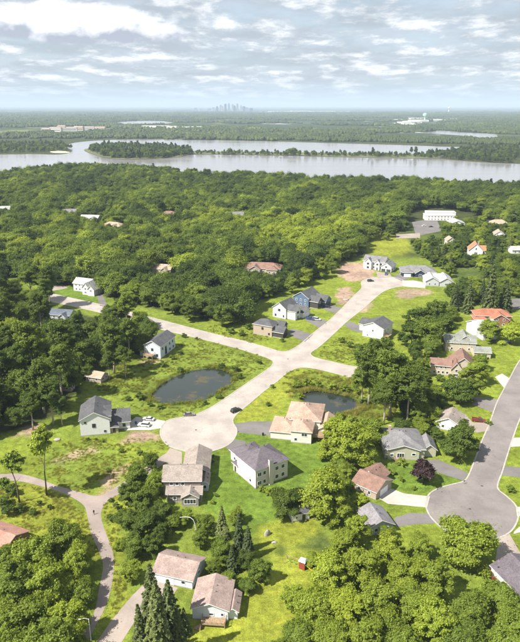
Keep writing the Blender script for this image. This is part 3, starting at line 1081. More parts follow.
house('beige house with long steep brown roof and a half-timbered front gable', (430.5, 374.5), -12, [
    dict(r=(0, 9, 0, 8), h=5.0, rh=1.9, ax='x', w='S4x1 S@-2,3.5,1,1.1 S@0,3.5,1,1.1 S@2,3.5,1,1.1'),
    dict(r=(8.5, 20.5, 1, 14), h=4.2, rh=4.8, ax='y', w='S2x1 E3x1'),
    dict(r=(9, 13.5, -2, 4), h=4.6, rh=2.8, ax='y', w='S@0,3,1.2,1.4 S@0,.8,1.8,1.5'),
    dict(r=(15, 20, -2.5, 1), h=2.7, rh=.9, ax='x', w='S@0,.6,3,1.5')],
    W_BEIGE, R_BROWN, mark='the beige house with the brown roof')
house('brown-walled house under a grey-green gable roof with a flat-fronted wing', (445, 351), -8, [
    dict(r=(0, 15, 0, 9), h=5.0, rh=2.6, ax='x', w='S3x2 W1x2'),
    dict(r=(13, 21, -8, 0), h=3.2, rh=1.5, ax='x', w='S2x1 Eg@0,4.6'),
    dict(r=(7, 13, 2, 12), h=5.6, rh=2.4, ax='y')],
    W_BEIGE, R_OLIVE, mark='the grey-green roofed house')
house('white house with pale grey roof and bright lean-to front below the brick-red roof', (478, 339), 12, [
    dict(r=(0, 12, 2, 13), h=5.6, rh=2.4, ax='x', w='S3x2 E2x2'),
    dict(r=(1, 9, -3, 2.4), h=3.4, rh=1.2, ax='y', w='S2x1')],
    W_WHITE, R_PALE, mark='the white house with the lean-to')
house('brick-red roofed house with stacked hips and dark red walls', (476, 325), -4, [
    dict(r=(0, 20, 2, 12), h=5.0, rh=3.0, roof='hip', w='S4x2'),
    dict(r=(8, 17, -3, 6), h=4.6, rh=2.8, ax='y', w='S2x2'),
    dict(r=(-1, 6, 0, 8), h=3.4, rh=2.2, roof='hip', w='S2x1')],
    W_BRICK, R_RED, mark='the brick-red roofed house')
house('sage house with wide blue-grey hip roof and a shallow front gable by the purple tree', None, -3, [
    dict(r=(0, 14, 0, 15), h=4.0, rh=3.0, roof='hip', w='E3x1 W2x1', chim=(3, 11, .9, .2)),
    dict(r=(1, 12, -.7, 5), h=4.0, rh=1.7, ax='y', w='S@-1,.7,2.6,2.0 S@3.6,1.7,1.4,1.1 S@-4,1.2,1,1.2'),
    dict(r=(14, 18.5, 2, 10), h=3.0, rh=1.8, ax='y', w='Eg@0,4.8')],
    W_SAGE, R_GREY, loc=(44.6, 201.6), mark='the sage house', decks=[(3.4, 6.2, -2.8, -.8, .6)])
house('low house with dappled red-brown roof at the head of the curving concrete drive', None, -42, [
    dict(r=(0, 9, 0, 9.5), h=3.0, rh=2.2, ax='x', w='Eg@0,4.6 S2x1'),
    dict(r=(-1, 6, 6, 12.5), h=3.1, rh=2.0, ax='y', w='W1x1')],
    W_TAN, R_BROWN, loc=(30.4, 182), mark='the red-brown roofed house')
house('low house with pale lilac-grey gable roof beside the straight grey drive', None, 14, [
    dict(r=(0, 7.6, 0, 8.5), h=2.9, rh=1.9, ax='y', w='Eg@-1,4.6 S2x1')],
    W_GREY, shingle('lilac_grey_shingles', (.25, .235, .25)), loc=(32, 158), mark='the lilac-grey roofed house')
house('small white house with tan-grey roof tucked between two round dark trees', None, -26, [
    dict(r=(0, 8.5, 0, 10), h=3.2, rh=2.2, ax='y', w='S2x1 Eg@0,4.6')],
    W_WHITE, R_TAUPE, loc=(69, 224), mark='the small tan-roofed white house')
house('white house with three small gables and grey roof on the wooded side street', (72, 291.5), -22, [
    dict(r=(0, 13, 2, 11), h=5.6, rh=2.8, ax='x', w='S4x2'),
    dict(r=(11, 16, -3, 6), h=5.0, rh=2.8, ax='y', w='S@0,3.4,1.5,1.4 S@0,.9,1.5,1.4'),
    dict(r=(16, 21, -4, 5), h=4.4, rh=2.6, ax='y', w='S@0,2.8,1.5,1.3 E1x1')],
    W_WHITE, R_PALE, mark='the white house with three small gables')
house('long cream villa with spreading brown hip roof deep in the wood', (242, 272.5), -8, [
    dict(r=(0, 29, 0, 13), h=3.6, rh=3.4, roof='hip', w='S6x1'),
    dict(r=(6, 14, -4, 4), h=3.8, rh=2.4, ax='y', w='S@0,1,3,1.8'),
    dict(r=(19, 27, -3.5, 4), h=3.6, rh=2.4, roof='hip', w='S2x1')],
    W_BEIGE, R_BROWN, mark='the brown-roofed villa')
house('pale blue-white two-storey house with charcoal roof above the dark pond', None, -18, [
    dict(r=(0, 9, 0, 17), h=6.6, rh=2.4, ax='y', w='E@-6,4,1,1.3 E@-2.5,.6,1.8,4.2 E@2,4,1.1,1.3 E@5.5,4,1.1,1.3 E@2,1,1.1,1.3 E@6,1,1.1,1.3 S@0,3.8,1.2,1.4 S@2.5,1,1.2,1.4', wt=DT),
    dict(r=(-3, 1, 1, 8), h=3.2, rh=1.3, ax='y', w='S1x1')],
    W_PALEBLUE, R_DARK, loc=(-58, 299), mark='the pale blue-white house', decks=[(1, 6, -3.2, -.1, 2.3)])
far_houses = [
    ('grey-white two-storey house beside the tan villa in the far wood', (80, 224), -10, W_GREY, R_PALE, (20, 12, 6, 3, 'gable')),
    ('tan-roofed villa with cream gable in the far wood', (100, 231), -22, W_BEIGE, R_TAN, (24, 14, 5, 4, 'hip')),
    ('grey roof showing among dark trees in the far wood', (60, 217), 8, W_GREY, R_GREY, (18, 11, 5, 3, 'gable')),
    ('pale roof at the edge of the far wood near the lake', (-6, 214), 10, W_GREY, R_PALE, (18, 11, 5, 3, 'gable')),
    ('brown roof among bright trees in the far wood', (160, 219), -8, W_BEIGE, R_BROWN, (18, 12, 5, 3.4, 'hip')),
    ('low tan house glimpsed between dark trees near the brown-roofed villa', (152, 273), -15, W_BEIGE, R_TAN, (15, 9, 3.6, 2.6, 'gable')),
    ('grey house with steep gable in the middle of the bright canopy', (228, 222), 5, W_GREY, R_GREY, (17, 11, 6, 4, 'gable')),
    ('low grey-blue roofed house under the trees of the side street', (50, 319), -12, W_GREY, R_SLATE, (13, 8, 3, 2.2, 'gable')),
    ('tan outbuilding with patchy pale roof half hidden behind tall trunks', (86, 381), -20, W_TAN, R_TAN, (8, 6, 2.6, 1.6, 'gable')),
    ('tiny tan shed at the foot of the tall dark trees', (63, 391), -10, W_TAN, R_TAUPE, (4, 3.5, 2.3, 1.2, 'gable')),
    ('small white house with tan roof beside the orange-roofed house', (494, 239.5), -12, W_WHITE, R_TAN, (9, 12, 5, 3, 'gable')),
    ('large tan-roofed house on the rise past the orange-roofed house', (489, 229), -6, W_BEIGE, R_TAN, (20, 13, 5, 4, 'hip')),
    ('white cottage roof behind the dark round tree', (512, 254), 4, W_WHITE, R_PALE, (12, 8, 3.5, 2.4, 'gable')),
    ('pale gable peeping out below the parking lot trees', (447, 246), 0, W_CREAM, R_TAN, (7, 9, 5, 2.6, 'gable')),
]
for lab, px, rot, wl, rf, (a, b_, h, rh, kd) in far_houses:
    ws = [dict(r=(0, a, 0, b_), h=h, rh=rh, ax='x' if a > b_ else 'y', roof=kd, w='S%dx%d E2x1' % (max(1, int(a / 4)), 2 if h >= 5 else 1))]
    if a > 12:
        ws.append(dict(r=(a * .55, a * .9, -3, b_ * .5), h=h * .9, rh=rh * .8, ax='y', w='S1x1'))
    house(lab, px, rot, ws, wl, rf)
house('steep orange-roofed white house like a small chapel', (468.5, 256.5), -12, [
    dict(r=(0, 11, 0, 14), h=5.6, rh=5.2, ax='y', w='S@0,1,2.6,3 S@0,5.8,1.2,1.8 E3x1', chim=(8, 9, .9, .1)),
    dict(r=(3, 14, 5, 12), h=4.5, rh=3.5, ax='x')], W_WHITE, shingle('orange_shingles', (.45, .22, .12)), mark='the orange-roofed house')
house('long white flat-roofed apartment block above the parking lot', (425, 220.5), -4, [
    dict(r=(0, 32, 0, 14), h=5.6, roof='flat', rh=.4, w='S8x2'), dict(r=(4, 36, 15, 27), h=6.5, roof='flat', rh=.4, w='S8x2')],
    W_WHITE, plain('pale_roof_membrane', (.60, .59, .56), .9), cat='apartments', name='apartment_block', mark='the parking lot')
house('short white gabled block at the end of the parking lot', (450, 229), -4, [
    dict(r=(0, 15, 0, 18), h=5.6, rh=2.6, ax='y', w='S3x2')], W_WHITE, R_PALE, cat='apartments', name='apartment_block')
house('small white shed with dark roof under the dense dark tree', None, 16, [
    dict(r=(0, 5.6, 0, 4.2), h=2.5, rh=1.4, ax='x', w='S@-1.3,1,.8,.8 Sd@1', o=.25)], W_WHITE, R_DARK, loc=(9.7, 164.4), cat='shed', name='garden_shed',
    mark='the white garden shed')
house('low house with mauve-grey roof beside the drive of the lower turning circle', None, 18, [
    dict(r=(0, 12, 0, 11), h=3.0, rh=2.2, ax='y', w='Wg@1,4.6 N2x1')], W_CREAM, R_MAUVE, loc=(65.5, 131), mark='the mauve-grey roofed house')
house('low brick building with red roof beside the park trail', None, -24, [
    dict(r=(-4, 8.5, 0, 10), h=3.0, rh=2.0, ax='x', w='E2x1 S2x1')], W_BRICK, shingle('salmon_red_shingles', (.45, .24, .19)), loc=(-79, 150.5), mark='the red-roofed brick building')

# ------------------------------------------------------------------ foliage meshes
def leaf_quads(P, N, size, rg, asp=.62):
    n = len(P)
    t = rg.normal(size=(n, 3))
    t -= N * np.sum(t * N, 1)[:, None]
    t /= np.linalg.norm(t, axis=1)[:, None] + 1e-9
    b = np.cross(N, t)
    s = size * rg.uniform(.6, 1.35, n)[:, None]
    fold = N * s * .25
    V = np.stack([P - t * s, P - b * s * asp + fold, P + t * s, P + b * s * asp + fold], 1).reshape(-1, 3)
    return V, np.arange(4 * n).reshape(n, 4)


def unit(v):
    return v / (np.linalg.norm(v, axis=-1, keepdims=True) + 1e-9)


def broad_crown(seed, R, zc, hz, lobes, leaves, size, flat=.0, top=0.0, loose=.0, whole=False):
    """crown of radius R, half height hz, centre zc: many leaf sprays spread through an uneven envelope of boughs"""
    rg = np.random.default_rng(seed)
    # uneven envelope: a few low-frequency swells
    ph = rg.normal(size=(7, 3)) * 1.5
    am = rg.uniform(.07, .16, 7)
    of = rg.uniform(0, 6.28, 7)

    def env(d):
        return .86 + np.sum(am * np.sin(d @ ph.T * 2.0 + of), -1)
    boughs = lobes * 3
    d = unit(rg.normal(size=(boughs * 3, 3)))
    d = d[d[:, 2] > -.74][:boughs]
    for hd in unit(rg.normal(size=(5, 3))):      # breaks in the crown where the dark inside shows
        d = d[(d @ hd) < (.99 if whole else .93)]
    boughs = len(d)
    q = rg.uniform(.35, 1.0, boughs) ** .55
    C = d * (q * env(d) * .84)[:, None]
    C[:, :2] *= (1 - top * (C[:, 2:3] + 1) / 2)
    C *= np.array([R, R, hz])
    r = R * rg.uniform(.09, .21, boughs) * (1.2 - .35 * q) * (1.55 if whole else 1.0)
    wgt = r ** 2 / np.sum(r ** 2)
    Ps, Ns = [], []
    for k in range(boughs):
        n = int(leaves * wgt[k] * 1.5)
        e = unit(rg.normal(size=(n, 3)))
        e[:, 2] = np.where(e[:, 2] < -.3, -e[:, 2] * .6, e[:, 2])
        e = unit(e)
        rad = r[k] * (1.12 - (.62 + loose) * rg.random(n) ** 1.5 + .30 * np.maximum(0, rg.normal(size=n)) ** 2 * .5)
        st = np.array([1.15, 1.15, .8]) * (1 + .18 * rg.normal(size=3))
        out = unit(C[k] + np.array([0, 0, .2 * R]))
        p = e * rad[:, None] * st
        p = C[k] + p + out * (p @ out)[:, None] * rg.uniform(.1, .9)
        dist = np.linalg.norm(p[:, None] - C[None], axis=2) / r[None]
        dist[:, k] = 9
        keep = (dist.min(1) > .5) | (rg.random(n) < .2)
        Ps.append(p[keep])
        Ns.append(unit(e[keep] * .42 + out * .34 + rg.normal(size=(keep.sum(), 3)) * .46 + np.array([0, 0, .36])))
    P, N = np.concatenate(Ps), np.concatenate(Ns)
    P[:, 2] += zc
    return leaf_quads(P, N, size, rg)


def spruce_crown(seed, R, h0, h1, leaves, size, droop=.35, ragged=.2):
    rg = np.random.default_rng(seed)
    Ps, Ns = [], []
    levels = 17
    per = leaves // (levels * 8)
    for L in range(levels):
        t = L / (levels - 1)
        z = h0 + (h1 - h0) * t
        rad = R * (1 - t) ** .8 + .12
        nb = int(6 + 5 * (1 - t))
        off = rg.random() * 6.28
        for k in range(nb):
            a = off + 6.283 * k / nb + rg.normal() * .15
            ln = rad * rg.uniform(1 - ragged, 1 + ragged * .5)
            n = max(6, int(per * (.25 + .75 * (1 - t)) * 1.6))
            s = rg.random(n) ** .65
            w = (1 - s * .75) * ln * .32
            lat = rg.normal(size=n) * w * .6
            x = np.cos(a) * s * ln - np.sin(a) * lat
            y = np.sin(a) * s * ln + np.cos(a) * lat
            zz = z - s * s * ln * droop + s * ln * .1 - abs(rg.normal(size=n)) * .16
            Ps.append(np.stack([x, y, zz], 1))
            Ns.append(unit(np.stack([np.cos(a) * .5 + rg.normal(size=n) * .5, np.sin(a) * .5 + rg.normal(size=n) * .5, .8 + 0 * x], 1)))
    return leaf_quads(np.concatenate(Ps), np.concatenate(Ns), size, rg, .4)


def trunk_mesh(name, seed, h, r, limbs, mat, lean=0.0):
    rg = random.Random(seed)
    b = MB()
    pts = []
    for k in range(6):
        t = k / 5
        pts.append((lean * h * t * t + rg.uniform(-.12, .12) * (k > 0), rg.uniform(-.12, .12) * (k > 0), h * t))
    b.tube(pts, [r * (1.25 if k == 0 else 1 - .14 * k) for k in range(6)], 8)
    for i in range(limbs):
        z = h * rg.uniform(.42, .9)
        a = rg.uniform(0, 6.28)
        l = h * rg.uniform(.10, .18)
        x0 = lean * h * (z / h) ** 2
        b.tube([(x0, 0, z), (x0 + math.cos(a) * l * .5, math.sin(a) * l * .5, z + l * .35), (x0 + math.cos(a) * l, math.sin(a) * l, z + l * .9)],
               [r * .42, r * .3, r * .1], 5)
    return b.mesh(name, [mat], True)


SPEC = {}


def species(key, crown, mat, trunk, R, zc, H):
    V, Q = crown
    SPEC[key] = dict(crown=fast_mesh('crown', V, Q, mat), trunk=trunk, R=R, zc=zc, H=H)


for i in range(6):   # round and oval broadleaf crowns, about 13 m tall
    R_, hz = (5.6, 5.6, 5.2, 5.0, 5.8, 4.8)[i], (5.0, 5.4, 5.8, 6.2, 4.6, 5.6)[i]
    zc = hz * .86 + .9
    species('b%d' % i, broad_crown(20 + i, R_, zc, hz, (34, 40, 36, 44, 38, 30)[i], 23000, .215, top=(.1, .25, .15, .3, .05, .2)[i]),
            M['leaf'], trunk_mesh('trunk', i, zc + hz * .35, .28, 7, M['bark']), R_, zc, zc + hz)
for i in range(3):   # full rounded crowns of the closed wood
    species('f%d' % i, broad_crown(110 + i, (5.4, 5.0, 5.6)[i], (5.6, 6.2, 5.2)[i], (4.9, 5.5, 4.4)[i], (30, 34, 26)[i], 15000, .25, top=(.15, .25, .1)[i], whole=True),
            M['leaf'], trunk_mesh('trunk', 110 + i, 8, .28, 5, M['bark']), (5.4, 5.0, 5.6)[i], (5.6, 6.2, 5.2)[i], (10.5, 11.7, 9.6)[i])
for i in range(2):   # tall open cottonwoods with a long bare trunk
    species('c%d' % i, broad_crown(40 + i, 6.4, 15.5, 8.5, 50, 20000, .27, top=.15, loose=.15),
            M['leaf'], trunk_mesh('trunk', 30 + i, 19, .42, 10, M['pale_bark']), 6.4, 15.5, 24)
species('t0', broad_crown(50, 3.6, 12.2, 3.0, 20, 2600, .34, loose=.3), M['leaf'], trunk_mesh('trunk', 50, 12.5, .22, 7, M['bark'], .12), 3.6, 12.2, 15)
for i in range(3):   # spruces
    species('s%d' % i, spruce_crown(60 + i, (2.9, 3.3, 2.5)[i], .5, (14, 13, 15)[i], 6500, .34, (.35, .25, .5)[i]),
            M['needle'], trunk_mesh('trunk', 60 + i, 13, .22, 0, M['bark']), (2.9, 3.3, 2.5)[i], 6, 14)
for i in range(2):   # rough-topped pines
    species('p%d' % i, broad_crown(70 + i, 3.4, 9.5, 5.6, 26, 6000, .33, top=.55, loose=.2), M['needle'],
            trunk_mesh('trunk', 70 + i, 14, .24, 6, M['bark']), 3.4, 9.5, 15)
species('m0', broad_crown(80, 4.2, 4.9, 4.2, 34, 8000, .30), M['purple'], trunk_mesh('trunk', 80, 6, .2, 6, M['bark']), 4.2, 4.9, 9)
for i in range(3):   # shrubs
    species('h%d' % i, broad_crown(90 + i, 1.5, 1.05, 1.05, 12, 1300, .17), M['leaf'], trunk_mesh('stem', 90 + i, .9, .06, 4, M['bark']), 1.5, 1.05, 2.1)

TREES = []   # dict(key, x, y, s, tone, hand)


def put(key, px, py, rpx, tone, zs=1.0):
    """a tree whose crown centre shows at px,py with crown radius rpx in the photograph, set on the ground where it stands"""
    sp = SPEC[key]
    s = 1.0
    for _ in range(6):
        x, y = G(px, py, sp['zc'] * s * zs)
        s = rpx / ppm(x, y, sp['zc'] * s * zs) / sp['R']
    TREES.append(dict(key=key, x=x, y=y, s=s, zs=zs, tone=float(np.clip(tone + (rng.normal() * .09 if key[0] == 'b' else 0), .05, 1)), hand=True))


def puts(keys, rows):
    for k, (px, py, r, tone) in enumerate(rows):
        put(keys[k % len(keys)], px, py, r, tone)


B = ['b0', 'b3', 'b1', 'b5', 'b2', 'b4']
# park trees by the trail
puts(B, [(62, 538, 21, .72), (34, 556, 23, .66), (76, 562, 19, .76), (14, 588, 25, .6), (48, 586, 25, .7), (80, 592, 17, .66), (30, 618, 27, .7),
         (66, 618, 21, .76), (6, 628, 23, .7), (50, 648, 27, .7), (16, 660, 26, .62), (4, 560, 17, .55), (76, 646, 14, .66)])
# strip between trail and the taupe house
puts(B, [(150, 460, 10, .66), (137, 476, 14, .58), (154, 484, 13, .5), (128, 494, 12, .62), (145, 502, 16, .54), (127, 518, 14, .62), (147, 524, 16, .48),
         (163, 512, 12, .52), (134, 546, 14, .58), (152, 546, 12, .44), (131, 570, 12, .68), (173, 520, 11, .58), (186, 517, 9, .62), (161, 532, 10, .55), (121, 545, 8, .7)])
puts(['s0', 's1', 's2'], [(152, 606, 18, .78), (169, 610, 17, .7), (158, 634, 18, .85), (178, 640, 13, .7), (184, 622, 8, .7), (140, 640, 12, .75)])
# behind the bungalows
puts(B, [(205, 523, 12, .58), (222, 550, 13, .5), (245, 560, 12, .42), (262, 570, 12, .50), (214, 566, 9, .62), (248, 585, 10, .5), (228, 580, 10, .48), (200, 538, 10, .6), (236, 516, 9, .7)])
puts(['s0', 's2', 's1', 'p0'], [(222, 525, 8, .85), (239, 538, 8, .45), (232, 560, 8, .5), (226, 535, 7, .9), (248, 545, 8, .4)])
# dark tree above the shed, lime tree with the bare trunk, lime round trees by the pink-roofed house
puts(['b1', 'b4', 'b2'], [(284, 503, 16, .34), (297, 496, 13, .26)])
put('b3', 326, 490, 25, .88)
puts(B, [(350, 440, 27, .86), (333, 428, 13, .9), (371, 430, 15, .74), (326, 448, 10, .85), (365, 458, 12, .62), (340, 466, 12, .76), (340, 512, 15, .72), (356, 528, 15, .8), (346, 488, 11, .7), (360, 502, 9, .66), (344, 472, 9, .62), (388, 532, 9, .7)])
# mass of trees along the lower edge
puts(B, [(345, 542, 16, .80), (330, 570, 21, .76), (360, 566, 22, .84), (388, 552, 19, .85), (405, 572, 20, .80), (315, 606, 24, .78), (346, 606, 22, .84), (378, 600, 23, .74),
         (412, 606, 22, .68), (436, 578, 20, .72), (294, 596, 14, .74), (300, 634, 19, .68), (332, 640, 22, .80), (366, 640, 24, .66), (400, 644, 24, .60), (436, 622, 24, .64),
         (470, 608, 20, .62), (500, 596, 21, .66), (512, 622, 20, .58), (468, 642, 24, .58), (505, 650, 26, .60), (535, 620, 22, .58), (280, 648, 12, .6), (314, 560, 10, .72)])
put('b4', 468, 540, 31, .74)
put('b1', 420, 548, 15, .78)
# gardens across the right street, mostly beyond the picture
puts(B, [(560, 430, 16, .6), (585, 460, 18, .5), (555, 500, 14, .7), (590, 520, 18, .6), (560, 560, 20, .6), (600, 590, 22, .55), (570, 390, 14, .5), (610, 420, 16, .6)])
# right street
put('m0', 424, 470, 13, .5)
puts(['b1', 'b4', 'b0', 'b2'], [(460, 441, 20, .40), (458, 389, 17, .33), (476, 372, 14, .62), (472, 388, 11, .55), (490, 330, 12, .78), (512, 332, 15, .92), (480, 362, 10, .6)])
puts(['h0', 'h1', 'h2'], [(511, 489, 5, .5), (401, 462, 6, .75), (394, 472, 4, .7), (385, 470, 5, .75), (401, 479, 4, .6), (489, 422, 4, .65), (440, 378, 5, .5), (452, 378, 6, .55),
                          (444, 386, 4, .3), (445, 371, 4, .6), (466, 345, 7, .95), (426, 480, 4, .5), (414, 488, 3, .6), (380, 476, 4, .7)])
# tall cottonwoods beside the cross street
puts(['c0', 'c1'], [(371, 362, 20, .50), (393, 372, 21, .44), (384, 352, 15, .56), (410, 386, 18, .40), (386, 392, 15, .36), (363, 378, 12, .52)])
puts(B, [(418, 412, 14, .50), (428, 398, 12, .45), (434, 416, 10, .66), (408, 408, 12, .42), (424, 430, 9, .62), (402, 425, 10, .4), (436, 434, 8, .5), (438, 398, 9, .4)])
# clump below the pale grey house
puts(B, [(420, 318, 15, .40), (436, 312, 14, .42), (428, 334, 17, .30), (412, 334, 12, .34), (444, 326, 13, .48), (450, 312, 10, .55), (432, 348, 10, .45), (414, 350, 8, .36), (448, 340, 7, .5)])
puts(['s0', 's2', 's1'], [(469, 299, 7, .6), (491, 293, 9, .75), (506, 298, 8, .6), (455, 299, 6, .65)])
# the two thin leaning trees by the trail, and round clumps beside them
put('t0', 40, 441, 14, .84, 1.32)
put('t0', 14, 462, 14, .66)
puts(['h1', 'h2', 'h0'], [(39, 503, 4, .2), (50, 507, 3.4, .22), (20, 508, 6, .22), (8, 510, 9, .25), (32, 512, 5, .28), (12, 490, 7, .5), (3, 484, 9, .45), (4, 500, 9, .4),
                          (112, 518, 5, .3), (116, 506, 5, .45), (110, 500, 3, .3), (108, 470, 3, .5), (96, 439, 2, .3), (103, 441, 2, .3), (88, 439, 2, .35), (121, 450, 4, .6), (140, 452, 4, .55)])
# street planting and pond margins
puts(['h0', 'h1', 'h2'], [(184, 335.5, 3, .25), (196.5, 338, 2, .3), (260, 362, 3, .2), (163, 364, 4, .4), (172, 357, 4, .45), (180, 352, 3.5, .5), (268, 404, 3, .4), (272, 386, 3, .5),
                          (236, 368, 5, .4), (240, 376, 4, .5), (150, 404, 4, .45), (160, 406, 4, .5), (140, 396, 5, .4), (128, 398, 4, .5), (296, 384, 6, .7), (306, 383, 6, .75), (318, 384, 5, .6),
                          (332, 386, 6, .7), (345, 388, 6, .65), (357, 390, 6, .6), (364, 400, 6, .5), (300, 396, 4, .8), (282, 340, 3, .5), (230, 330, 5, .4), (242, 333, 4, .5), (248, 326, 5, .35),
                          (212, 462, 2.5, .4), (213, 456, 2, .5), (216, 495, 3, .6), (212, 502, 3, .6), (276, 268, 5, .5), (290, 272, 6, .75), (248, 274, 5, .35), (258, 276, 4, .3), (300, 282, 7, .8), (180, 370, 4, .3),
                          (222, 366, 4, .3), (204, 402, 4, .45), (218, 396, 4, .5), (378, 384, 6, .5), (352, 418, 6, .75), (340, 416, 5, .8), (325, 418, 4, .7), (350, 344, 5, .55), (358, 348, 6, .5), (342, 340, 4, .6),
                          (366, 346, 5, .5), (120, 420, 3, .4), (262, 489, 4, .75), (268, 492, 5, .8), (276, 490, 6, .72)])
# tree line above the cross street and the blue house
puts(B, [(240, 306, 11, .36), (222, 314, 11, .42), (206, 306, 12, .48), (190, 310, 10, .5), (252, 296, 9, .4), (262, 288, 9, .5), (276, 284, 8, .62), (292, 284, 8, .66), (306, 276, 9, .7), (320, 268, 9, .75),
         (172, 302, 11, .55), (150, 296, 12, .58), (130, 292, 12, .62), (332, 262, 9, .8), (120, 305, 7, .5)])
# front rank of the tall dark wood
puts(['c0', 'b3', 'c1', 'b1'], [(128, 330, 12, .44), (140, 342, 11, .4), (112, 340, 15, .46), (96, 350, 15, .40), (124, 356, 10, .42), (78, 352, 16, .46), (58, 362, 17, .42), (72, 378, 13, .38), (40, 376, 17, .44),
                                (22, 384, 17, .40), (50, 394, 14, .34), (4, 398, 16, .38), (30, 404, 12, .3), (14, 416, 10, .28), (60, 406, 9, .3), (88, 372, 8, .4), (108, 360, 9, .36), (-10, 420, 14, .3),
                                (62, 338, 15, .4), (38, 350, 15, .36), (14, 360, 15, .36), (90, 332, 13, .44), (76, 322, 10, .34), (28, 332, 14, .34), (4, 340, 14, .32), (50, 332, 10, .36), (108, 324, 9, .46)])

# ------------------------------------------------------------------ woods: fill the wooded ground between
footX = [(f[0].mean(0), np.max(np.linalg.norm(f[0] - f[0].mean(0), axis=1)), f[1]) for f in FOOT]
PAVED = [roadA, roadB, trail] + [d[0] for d in drives]
KEEP = []   # what must stay in view: houses (photo boxes with their distance)
for P, hh in FOOT:
    pp = [PXL(x, y, z) for x, y in P for z in (0, hh)]
    xs_, ys_ = [p[0] for p in pp], [p[1] for p in pp]
    vis = .28 if P[:, 1].mean() < 540 else .85
    KEEP.append((min(xs_), max(xs_), min(ys_), max(ys_) - vis * (max(ys_) - min(ys_)), P[:, 1].mean()))
for bx in ((366, 234, 410, 250), (412, 219, 440, 234), (396, 233, 420, 238), (52, 297, 99, 309), (56, 284, 76, 293), (458, 262, 476, 274), (470, 306, 478, 314)):
    KEEP.append((bx[0], bx[2], bx[1], bx[3], G(0, (bx[1] + bx[3]) / 2)[1]))


def fill(poly, spacing, keys, tonef, smin, smax, ymax=1e9):
    P = smooth(GP(poly), 4)
    x0, y0 = P.min(0)
    x1, y1 = P.max(0)
    cell = {}
    for t in TREES:
        cell.setdefault((int(t['x'] // 12), int(t['y'] // 12)), []).append((t['x'], t['y'], SPEC[t['key']]['R'] * t['s'] * .8))
    n = int((x1 - x0) * (y1 - y0) / spacing ** 2 * 2.6)
    X = rng.uniform(x0, x1, n)
    Y = rng.uniform(y0, y1, n)
    ok = inside(X, Y, P) & (abs(X) < .47 * Y + 30)
    for pv in PAVED:
        ok &= ~inside(X, Y, pv)
    for x, y in zip(X[ok], Y[ok]):
        key = keys[int(rng.integers(len(keys)))]
        s = rng.uniform(smin, smax)
        R = SPEC[key]['R'] * s
        if any(math.hypot(x - c[0], y - c[1]) < r + R * .5 for c, r, _ in footX):
            continue
        c0 = (int(x // 12), int(y // 12))
        if any(math.hypot(x - a, y - b) < max(spacing * .62, (R * .8 + r) * .62) for i in (-1, 0, 1) for j in (-1, 0, 1) for a, b, r in cell.get((c0[0] + i, c0[1] + j), ())):
            continue
        zc = SPEC[key]['zc'] * s
        px, py = PXL(x, y, zc)
        rp = R * ppm(x, y, zc)
        top = PXL(x, y, SPEC[key]['H'] * s)[1]
        if any(px + rp * .7 > k[0] and px - rp * .7 < k[1] and top < k[3] and py + rp > k[2] and y < k[4] for k in KEEP):
            continue
        cell.setdefault(c0, []).append((x, y, R * .8))
        TREES.append(dict(key=key, x=float(x), y=float(y), s=float(s), zs=float(rng.uniform(.95, 1.2) * min(1.0, 1.45 / s) ** .8), tone=float(np.clip(tonef(px, py) + rng.normal() * .17, .02, 1)), hand=False))


def tone_back(px, py):
    # light patches of younger wood on the rise, darker and pinier towards the lake and the valley
    t = .40 + .17 * math.sin(px * .045 + 1) * math.sin(py * .11) + .10 * math.sin(px * .13 + py * .2)
    t += .46 * math.exp(-((px - 310) / 70) ** 2 - ((py - 232) / 18) ** 2)
    t += .32 * math.exp(-((px - 75) / 45) ** 2 - ((py - 245) / 20) ** 2)
    t += .20 * math.exp(-((px - 210) / 60) ** 2 - ((py - 222) / 12) ** 2)
    t -= .24 * math.exp(-((px - 220) / 70) ** 2 - ((py - 268) / 14) ** 2)
    if py < 196:
        t -= .08
    return t


fill(FOREST_BACK, 9.2, ['f0', 'f1', 'f2', 'f0', 'f1', 'f2', 'b3', 'b1'], tone_back, .95, 2.1)
fill(FOREST_BACK, 7.5, ['f1', 'b3', 'b5'], tone_back, .7, 1.1)
fill([(-160, 192), (0, 179), (50, 172), (130, 171), (180, 178), (180, 196), (100, 196), (0, 200), (-160, 205)], 7.0, ['p0', 'p1', 'b3', 'b5'], lambda x, y: .42, .9, 1.15)
fill([(380, 187), (520, 191), (720, 195), (720, 212), (520, 206), (400, 200)], 7.0, ['p0', 'p1', 'b2', 'b3'], lambda x, y: .36, .9, 1.15)
fill(FOREST_LEFT, 8.0, B + ['c0', 'c1', 'f0', 'f1', 'f2'], lambda x, y: .38, .85, 1.2)
fill(FOREST_RIGHT, 8.5, B + B + ['s1'], lambda x, y: .5 + .2 * math.sin(x * .2), .55, 1.1)
fill([(420, 250), (456, 262), (470, 300), (456, 306), (446, 296), (456, 284), (436, 270)], 7.5, B + ['s1'], lambda x, y: .5, .6, .9)
fill([(384, 378), (420, 372), (436, 386), (440, 440), (428, 452), (400, 430), (380, 420)], 7.0, B, lambda x, y: .45, .5, .8)

